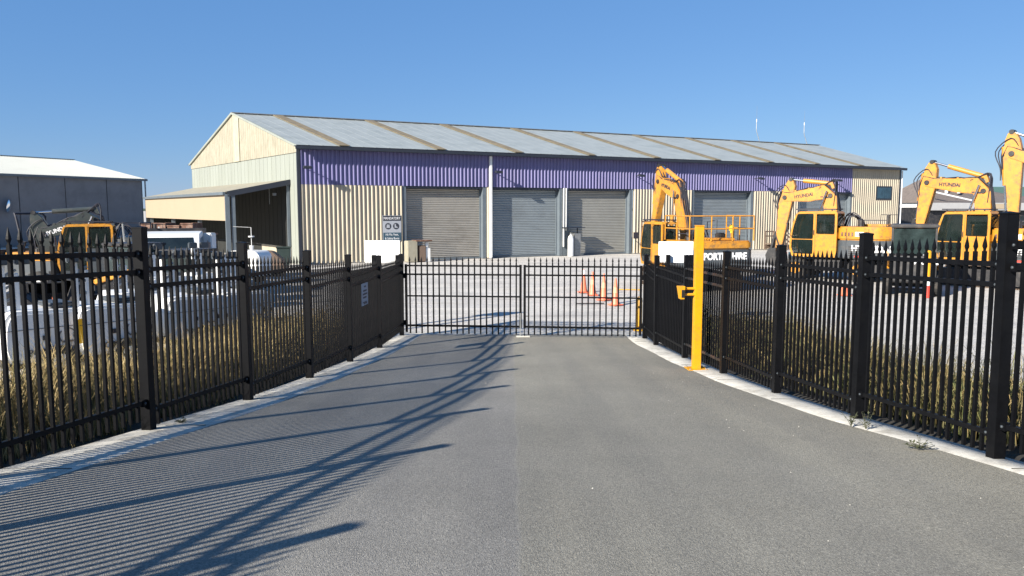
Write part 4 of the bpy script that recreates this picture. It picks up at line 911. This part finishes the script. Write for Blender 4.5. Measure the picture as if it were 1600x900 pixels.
# ------------------------------------------------------------------ white flatbed truck, loader crane
t = thing('truck', 'white light truck parked nose forward in front of the lean-to', 'truck', (at(268, 27), 27.0, 0), math.radians(-72), None, 1.1)
cp = rounded([(1.0, .55), (1.05, 1.2), (.82, 2.05), (-.55, 2.12), (-.6, .55)], .12, 3)
cb = MB().prism(cp, -.92, .92).make('cab', 'white_panel', t, bevel=.05, smooth=True)
MB().add([(1.06, -.8, 1.27), (1.06, .8, 1.27), (.86, .72, 1.95), (.86, -.72, 1.95), (1.0, -.8, 1.27), (1.0, .8, 1.27), (.80, .72, 1.95), (.80, -.72, 1.95)],
         [(0, 1, 2, 3), (7, 6, 5, 4), (0, 4, 5, 1), (1, 5, 6, 2), (2, 6, 7, 3), (3, 7, 4, 0)]).make('windscreen', 'dark_glass', cb)
for s_ in (-1, 1):
    MB().prism(rounded([(-.3, 1.3), (.86, 1.3), (.72, 1.92), (-.3, 1.95)], .06), s_ * .923 - .006, s_ * .923 + .006).make('side_window', 'dark_glass', cb)
    MB().tube([(.95, s_ * .95, 1.3), (1.05, s_ * 1.15, 1.45), (1.05, s_ * 1.15, 1.85)], .015, 6).box(1.03, 1.07, s_ * 1.15 - .08, s_ * 1.15 + .08, 1.45, 1.8).make('mirror', 'ink', cb)
    MB().box(1.04, 1.07, s_ * .7 - .14, s_ * .7 + .14, .78, .95).make('headlight', 'chrome', cb)
MB().box(1.03, 1.06, -.5, .5, .8, 1.1).make('grille', 'machine_black', cb)
MB().box(1.0, 1.16, -.92, .92, .42, .66).make('bumper', 'steel_grey', cb, bevel=.03)
MB().box(-4.3, -.7, -.4, .4, .55, .75).make('chassis', 'machine_black', t)
MB().box(-4.4, -.8, -1.0, 1.0, .85, .97).make('tray', 'steel_grey', t)
MB().box(-.86, -.78, -1.0, 1.0, .97, 2.2).make('headboard', 'machine_black', t)
for x in (.35, -3.2):
    for s_ in (-1, 1):
        wl = MB().tube([(x, s_ * .93, .4), (x, s_ * .9, .4), (x, s_ * .68, .4)], .4, 18).make('wheel', 'tyre_rubber', t)
        MB().tube([(x, s_ * .935, .4), (x, s_ * .945, .4)], .2, 12).make('rim', 'white_panel', wl)
t = thing('wood_chipper', 'white wood chipper with raised discharge chute beside the truck', 'chipper', (at(318, 28), 28, 0), math.radians(-10))
MB().box(-.8, .45, -.5, .5, .6, 1.35).make('body', 'white_panel', t, bevel=.06)
MB().box(.1, .42, -.18, .18, 1.35, 2.25).box(-.5, .15, -.15, .15, 1.65, 1.95).make('chute', 'white_panel', t, bevel=.03)
MB().box(-.78, -.2, -.35, .35, 1.35, 1.62).make('engine', 'machine_black', t, bevel=.03)
MB().prism([(.45, .7), (1.0, .6), (1.0, 1.5), (.45, 1.2)], -.5, .5).make('hopper', 'white_panel', t, bevel=.03)
MB().box(-.9, .9, -.3, .3, .45, .6).bar((-.9, 0, .5), (-1.9, 0, .5), .08, .08).make('chassis', 'machine_black', t)
for s_ in (-1, 1): MB().tube([(0, s_ * .7, .35), (0, s_ * .52, .35)], .35, 16).make('wheel', 'tyre_rubber', t)
# stacked rusty steel bins on a rack
t = thing('steel_rack', 'rusty steel storage rack standing behind the white truck', 'rack', (at(268, 31.5), 31.8, 0), math.radians(-6))
for x in (-1.5, 0, 1.5):
    for y in (-.5, .5): MB().box(x - .04, x + .04, y - .04, y + .04, 0, 2.05).make('leg', 'rust', t)
for z in (1.05, 2.05): MB().box(-1.6, 1.6, -.6, .6, z, z + .07).make('shelf', 'rust', t)
for i, lb in enumerate(('rusty steel bin, leftmost of the row on the rack', 'rusty steel bin second from left on the rack', 'lower brown steel bin third from left on the rack', 'rusty open steel bin, rightmost of the row on rack')):
    xx = at(232 + i * 21, 31.6) + .1
    t = thing('steel_bin', lb, 'bin', (xx, 31.75, 2.125), math.radians(-6), 'rusty bins on the rack')
    h = .42 if i != 2 else .33
    MB().box(-.25, .25, -.4, -.37, 0, h).box(-.25, .25, .37, .4, 0, h).box(-.25, -.22, -.37, .37, 0, h).box(.22, .25, -.37, .37, 0, h).box(-.22, .22, -.37, .37, 0, .03).make('shell', 'rust', t)
    for z in (0.0, h - .05): MB().box(-.27, .27, -.43, -.40, z, z + .05).make('rim_bar', 'rust', t)
    MB().box(-.1 + .03 * i, .0, -.404, -.401, h * .5, h * .65).make('label_patch', 'steel_grey', t)
t = thing('overhead_frame', 'thin dark steel pipe frame beside the grey boom excavator', 'frame', (at(207, 27), 27, 0), 0)
MB().tube([(-1.1, 0, 0), (-1.1, 0, 2.62), (.3, 0, 2.62), (.3, 0, 0)], .03, 8).make('hoop', 'ink', t)
MB().tube([(-.3, 0, 2.6), (-.25, 0, 1.7)], .035, 8).make('strut', 'steel_grey', t)
MB().tube([(-1.1, .8, 0), (-1.1, .8, 2.62), (.3, .8, 2.62), (.3, .8, 0)], .03, 8).make('hoop', 'ink', t)
for x in (-1.1, .3): MB().tube([(x, 0, 2.62), (x, .8, 2.62)], .03, 8).make('tie', 'ink', t)

# ------------------------------------------------------------------ things in the open bay
t = thing('compressor', 'white trailer compressor with beacon pole in front of open bay', 'compressor', (at(390, 32), 32, 0), math.radians(-15))
MB().prism(rounded([(-.7, .35), (.75, .35), (.75, 1.2), (.55, 1.4), (-.6, 1.4), (-.7, 1.2)], .12), -.5, .5).make('canopy', 'white_panel', t, bevel=.04, smooth=True)
MB().box(-.45, .35, -.512, -.5, .85, 1.1).make('vent', 'machine_black', t)
MB().tube([(.1, 0, 1.4), (.1, 0, 2.35)], .013, 6).lathe([(.12, 0), (.12, .05)], 10, (.1, 0, 1.95)).lathe([(.07, 0), (.09, .18)], 10, (.1, 0, 1.42)).make('pole', 'white_panel', t)
MB().tube([(.1, 0, 2.35), (-.75, 0, 2.38)], .012, 6).make('cross_arm', 'steel_grey', t)
for s_ in (-1, 1): MB().tube([(0, s_ * .68, .3), (0, s_ * .5, .3)], .3, 16).make('wheel', 'tyre_rubber', t)
t = thing('covered_machine', 'low machine under a dark cover inside the open bay', 'machine', (at(415, 36), 36, 0), math.radians(10))
MB().prism(rounded([(-.9, .2), (.9, .2), (.85, .7), (.35, 1.15), (-.5, 1.2), (-.9, .95)], .15), -.5, .5).make('cover', 'timber_brown', t, bevel=.06, smooth=True)
MB().box(-.8, .8, -.4, .4, 0, .2).make('skid', 'machine_black', t)
t = thing('wheelie_bin', 'dark green bin standing by the lean-to column', 'bin', (at(447, 42.5), 42.0, 0), .3)
MB().prism([(-.3, .05), (.3, .05), (.36, 1.0), (-.36, 1.0)], -.35, .35).make('tub', 'bin_green', t, bevel=.03); MB().box(-.4, .4, -.4, .4, 1.0, 1.07).make('lid', 'bin_green', t, bevel=.02)

# things by the doors
wm = Matrix.Translation(WA) @ Matrix.Rotation(WANG, 4, 'Z')
def onwall(s_, off, z=0): return wm @ Vector((s_, -off, z))
t = thing('water_tank', 'small cream box and tank with lid left of first roller door', 'tank', onwall(6.7, 1.0), WANG)
MB().box(-.75, -.15, -.35, .35, 0, 1.25).make('box', 'gable_cream', t, bevel=.03); MB().box(-.05, .4, -.3, .3, 0, .95).make('tank', 'timber_brown', t, bevel=.04)
MB().box(-.25, .75, -.4, .4, 1.22, 1.29).make('lid', 'rust', t); MB().lathe([(.12, 0), (.12, .35), (.05, .42)], 12, (.5, -.1, .8)).box(.3, .68, -.25, .2, 0, .8).make('bottle', 'white_panel', t, smooth=True)
t = thing('gas_cylinder', 'white gas cylinder standing between second and third roller doors', 'gas cylinder', onwall(17.62, .55), WANG)
MB().lathe([(.2, 0), (.2, 1.15), (.15, 1.32), (.06, 1.38), (.06, 1.46)], 18).make('bottle', 'white_panel', t, smooth=True); MB().lathe([(.04, 1.46), (.05, 1.56)], 8).make('valve', 'steel_grey', t)
t = thing('wall_box', 'grey steel cabinet with small canopy beside third roller door', 'cabinet', onwall(18.15, .3), WANG)
MB().box(-.22, .3, -.2, .2, 0, 1.5).make('housing', 'steel_grey', t, bevel=.02); MB().box(-.95, .55, -.35, .2, 1.86, 1.92).make('canopy', 'gutter_dark', t); MB().box(.2, .24, .1, .18, 1.5, 1.86).make('stay', 'gutter_dark', t)
def stairs(s_, off, n, W_, label, hgt=1.35, sc=1.0):
    t = thing('timber_steps', label, 'steps', onwall(s_, off), WANG); L_ = n * .28
    for k in range(n): MB().box(L_ - (k + 1) * .28, L_ - k * .28, -W_ / 2, W_ / 2, (k + 1) * hgt / n - .05, (k + 1) * hgt / n).make('tread', 'timber_brown', t)
    MB().box(-.9, 0, -W_ / 2, W_ / 2, hgt - .06, hgt).make('landing', 'timber_brown', t)
    MB().prism([(-.9, .1), (L_ - .4, .1), (0, hgt - .35), (0, hgt - .1), (-.9, hgt - .1)], W_ / 2 - .05, W_ / 2 - .01).make('side_panel', 'timber_brown', t)
    for yy in (-W_ / 2, W_ / 2):
        for u in (0, .33, .66, 1): MB().box(u * L_ - .04, u * L_ + .04, yy - .04, yy + .04, 0, (1 - u) * hgt + .95).make('baluster', 'timber_brown', t)
        MB().box(-.9, -.82, yy - .04, yy + .04, 0, hgt + .95).make('baluster', 'timber_brown', t)
        for dz in (.9, .55): MB().bar((0, yy, hgt + dz), (L_, yy, dz), .05, .10).bar((-.9, yy, hgt + dz), (0, yy, hgt + dz), .05, .09).make('handrail', 'timber_brown', t)
    MB().box(-.85, -.1, -W_ / 2 - .08, -W_ / 2 - .05, hgt - .5, hgt + .3).make('side_board', 'timber_brown', t)
stairs(24.2, 1.2, 7, 1.1, 'brown timber steps with handrails against wall right of third door')
stairs(36.0, 1.0, 3, .9, 'small timber steps against cream wall right of the fourth door', .5)
t = thing('fire_point', 'blue drum and red cabinet behind the wheeled excavator cab', 'drum', (at(1241, 40), 40, 0), .2)
MB().lathe([(.29, 0), (.29, .3), (.3, .32), (.29, .34), (.29, .88)], 18).make('drum', 'blue_glass', t, smooth=True)
MB().box(-.95, -.5, -.2, .2, 0, .9).make('cabinet', 'red_mark', t, bevel=.02)

# ------------------------------------------------------------------ cones, bollards
def cone(px, Y, label, h=.86, white_top=False):
    t = thing('traffic_cone', label, 'cone', (at(px, Y * 1.005), Y, 0), random.random(), 'orange traffic cones in the yard')
    MB().box(-.19, .19, -.19, .19, 0, .035).make('base', 'cone_orange', t, bevel=.01)
    MB().lathe([(.155, .035), (.12, .12), (.025, h), (.02, h)], 18).make('body', 'cone_orange', t, smooth=True)
    r = lambda z: .12 + (z - .12) * (.025 - .12) / (h - .12) + .003
    a, b = (.80 * h, h - .01) if white_top else (.46 * h, .66 * h)
    MB().lathe([(r(a), a), (r(b), b)], 18).make('sleeve', 'cone_white' if white_top or px > 1200 else 'cone_pale', t, smooth=True)
cone(912, 28.6, 'orange traffic cone with white tip, leftmost and farthest of the four', .86, True)
cone(926, 27.7, 'orange traffic cone with pale band, second from left in yard')
cone(943.5, 26.2, 'orange traffic cone with pale band, third from left in yard', .92)
cone(962, 24.8, 'orange traffic cone with pale band, nearest of the four to gate', .88)
cone(1320, 27.6, 'orange and white cone in front of the wheeled excavator', .88, False)
# low timber/hose bits lying by the cones
for i, (a, b, lb) in enumerate((((905, 28.4), (924, 28.5), 'thin dark bar lying by the farthest cone'), ((946, 26.2), (972, 26.6), 'thin dark bar lying between two cones'), ((966, 25.0), (1004, 26.2), 'long thin pale bar lying right of nearest cone'), ((902, 24.9), (945, 25.1), 'long thin dark bar lying in front of the cones'), ((966, 29.4), (1002, 29.4), 'long yellow and black bar lying behind the cones'))):
    t = MB().bar((at(a[0], a[1]), a[1], .035), (at(b[0], b[1]), b[1], .02), .03, .035).make('steel_bar', 'white_panel' if i == 2 else 'yellow_paint' if i == 4 else 'machine_black')
    tag(t, lb, 'bar')
t = thing('bollard', 'yellow steel bollard just inside the right end of gate', 'bollard', (at(1001, 19.6), 19.6, 0))
MB().lathe([(.07, 0), (.07, .82), (.05, .87), (.0, .885)], 16).make('tube', 'yellow_paint', t, smooth=True); MB().lathe([(.16, 0), (.16, .03)], 16).make('base_plate', 'yellow_paint', t)
t = thing('marker_post', 'tall yellow marker post with white band and red base by loader', 'marker post', (at(1424, 28.2), 27.0, 0))
MB().lathe([(.085, .42), (.085, 1.62), (.05, 1.66)], 14).make('tube', 'yellow_paint', t, smooth=True); MB().lathe([(.088, .4), (.088, .72)], 14).make('band', 'cone_white', t); MB().lathe([(.15, 0), (.13, .38), (.095, .42)], 14).make('base', 'red_mark', t)

# ------------------------------------------------------------------ grass, weeds, grit
def grass(name, F, sg, label, n, ymin, ymax, hmul, tshift, green, dmin):
    V = np.zeros((n, 7, 3)); T = np.zeros((n, 7))
    tuft = n // 26
    ty = rng.uniform(ymin, ymax, tuft); td = rng.beta(1.1, 1.2, tuft) * 3.0 + dmin
    th = rng.uniform(.45, .95, tuft) * hmul; tt = rng.normal(tshift, .2, tuft); th *= rng.choice([.45, .8, 1, 1.15], tuft, p=[.25, .3, .3, .15]); gr = np.where(rng.random(tuft) < green, rng.uniform(.5, 1, tuft), rng.uniform(0, .3, tuft))
    idx = rng.integers(0, tuft, n)
    r = np.abs(rng.normal(0, .09, n)); a = rng.uniform(0, 2 * np.pi, n)
    y = ty[idx] + r * np.sin(a); d = np.maximum(.05, td[idx] + r * np.cos(a))
    fxv = np.array([F(v) for v in y]); x = fxv + sg * (d + .08)
    z = np.array([bank_z(dd, min(v, 18.5)) for dd, v in zip(d, y)])
    h = th[idx] * rng.uniform(.5, 1.1, n) * .74
    h *= np.clip((d - .15) / .6, .35, 1)
    lean = rng.uniform(.05, .6, n) * h; la = a + rng.normal(0, .5, n)
    wv = rng.uniform(.003, .0065, n); pa = rng.uniform(0, np.pi, n)
    dx, dy = np.cos(la), np.sin(la); wx, wy = np.cos(pa) * wv, np.sin(pa) * wv
    tone = np.clip(rng.uniform(.25, 1, n) + tt[idx], 0, 1)
    for k, (u, b, wf) in enumerate(((0, 0, 1), (.4, .12, .9), (.75, .5, .6))):
        cx, cy, cz = x + dx * lean * b, y + dy * lean * b, z - .02 + h * u
        V[:, 2 * k] = np.stack([cx - wx * wf, cy - wy * wf, cz], 1); V[:, 2 * k + 1] = np.stack([cx + wx * wf, cy + wy * wf, cz], 1)
    V[:, 6] = np.stack([x + dx * lean, y + dy * lean, z + h * .97], 1)
    for k, o in enumerate((-.6, -.6, -.15, -.15, .05, .05, .15)): T[:, k] = np.clip(tone + o, 0, 1)
    base = np.arange(n)[:, None] * 7
    q = np.concatenate([base + [0, 1, 3, 2], base + [2, 3, 5, 4]], 0); tr = base + [4, 5, 6]
    me = bpy.data.meshes.new(name); nv = n * 7
    me.vertices.add(nv); me.vertices.foreach_set('co', V.reshape(-1))
    loops = np.concatenate([q.reshape(-1), tr.reshape(-1)]); me.loops.add(len(loops)); me.loops.foreach_set('vertex_index', loops.astype(np.int32))
    npol = 3 * n; st = np.concatenate([np.arange(2 * n) * 4, 8 * n + np.arange(n) * 3]); me.polygons.add(npol); me.polygons.foreach_set('loop_start', st.astype(np.int32))
    me.update(calc_edges=True); at_ = me.attributes.new('tone', 'FLOAT', 'POINT'); at_.data.foreach_set('value', T.reshape(-1)); g_ = me.attributes.new('green', 'FLOAT', 'POINT'); g_.data.foreach_set('value', np.repeat(gr[idx], 7)); me.validate()
    o = inst(name, me, 'dry_grass'); o['kind'] = 'stuff'; o['label'] = label; o['category'] = 'grass'
grass('dry_grass', lf, -1, 'dry straw-coloured grass growing on the bank behind the left fence', 90000, 2.5, 18.6, 1.45, 0.06, .08, .38)
grass('dry_grass', rf, 1, 'dry brown and green grass growing on the bank behind the right fence', 72000, 3.5, 18.6, 1.4, -.14, .3, .5)

def weed(x, y, s_, label, n, flat):
    t = thing('weed', label, 'weed', (x, y, gz(y) + .014), random.random() * 6)
    stems = MB(); leaves = MB()
    for i in range(n):
        a = 2 * math.pi * i / n + random.uniform(-.4, .4); el_ = random.uniform(.25, .7) if flat else random.uniform(.9, 1.4); L_ = s_ * random.uniform(.6, 1.1)
        pts = [(math.cos(a) * math.cos(el_) * L_ * u, math.sin(a) * math.cos(el_) * L_ * u, L_ * math.sin(el_) * u ** .8) for u in (0, .35, .7, 1)]
        stems.tube(pts, .0028, 4, .0015)
        for u in np.linspace(.25, 1, 7):
            c = Vector(pts[0]).lerp(Vector(pts[3]), u); b = random.uniform(0, 6.28); l = .028 * random.uniform(.6, 1.3)
            d = Vector((math.cos(b), math.sin(b), random.uniform(-.2, .8))) * l; w_ = Vector((-math.sin(b), math.cos(b), 0)) * l * .3
            leaves.add([c, c + d * .5 + w_, c + d, c + d * .5 - w_], [(0, 1, 2, 3)])
    stems.make('stem', 'weed_leaf', t); leaves.make('leaves', 'weed_leaf', t)
weed(3.40, 7.52, .17, 'small upright weed in the right kerb joint, left one of a pair', 7, False)
weed(3.47, 7.35, .17, 'small upright weed in the right kerb joint, right one of a pair', 7, False)
weed(3.50, 6.42, .15, 'low spreading weed on right kerb beside the near fence post', 12, True)
weed(-3.42, 7.75, .07, 'tiny green weed tuft at foot of left fence post', 9, True)
m = MB()
for i in range(70):
    y = 3.6 + 10 * random.random() ** 1.6; x = random.uniform(-2.9, 3.1) if random.random() < .5 else random.uniform(1.4, 3.1)
    r_ = random.uniform(.004, .012) * (1.2 if random.random() < .15 else .8); z = gz(y)
    q = [(math.cos(k * 1.05 + i) * r_ * random.uniform(.7, 1.2), math.sin(k * 1.05 + i) * r_ * random.uniform(.7, 1.2)) for k in range(6)]
    m.add([(x + a, y + b, z - .002) for a, b in q] + [(x, y, z + r_ * .8)], [(k, (k + 1) % 6, 6) for k in range(6)])
m.make('loose_stones', 'stone_pale', kind='stuff')
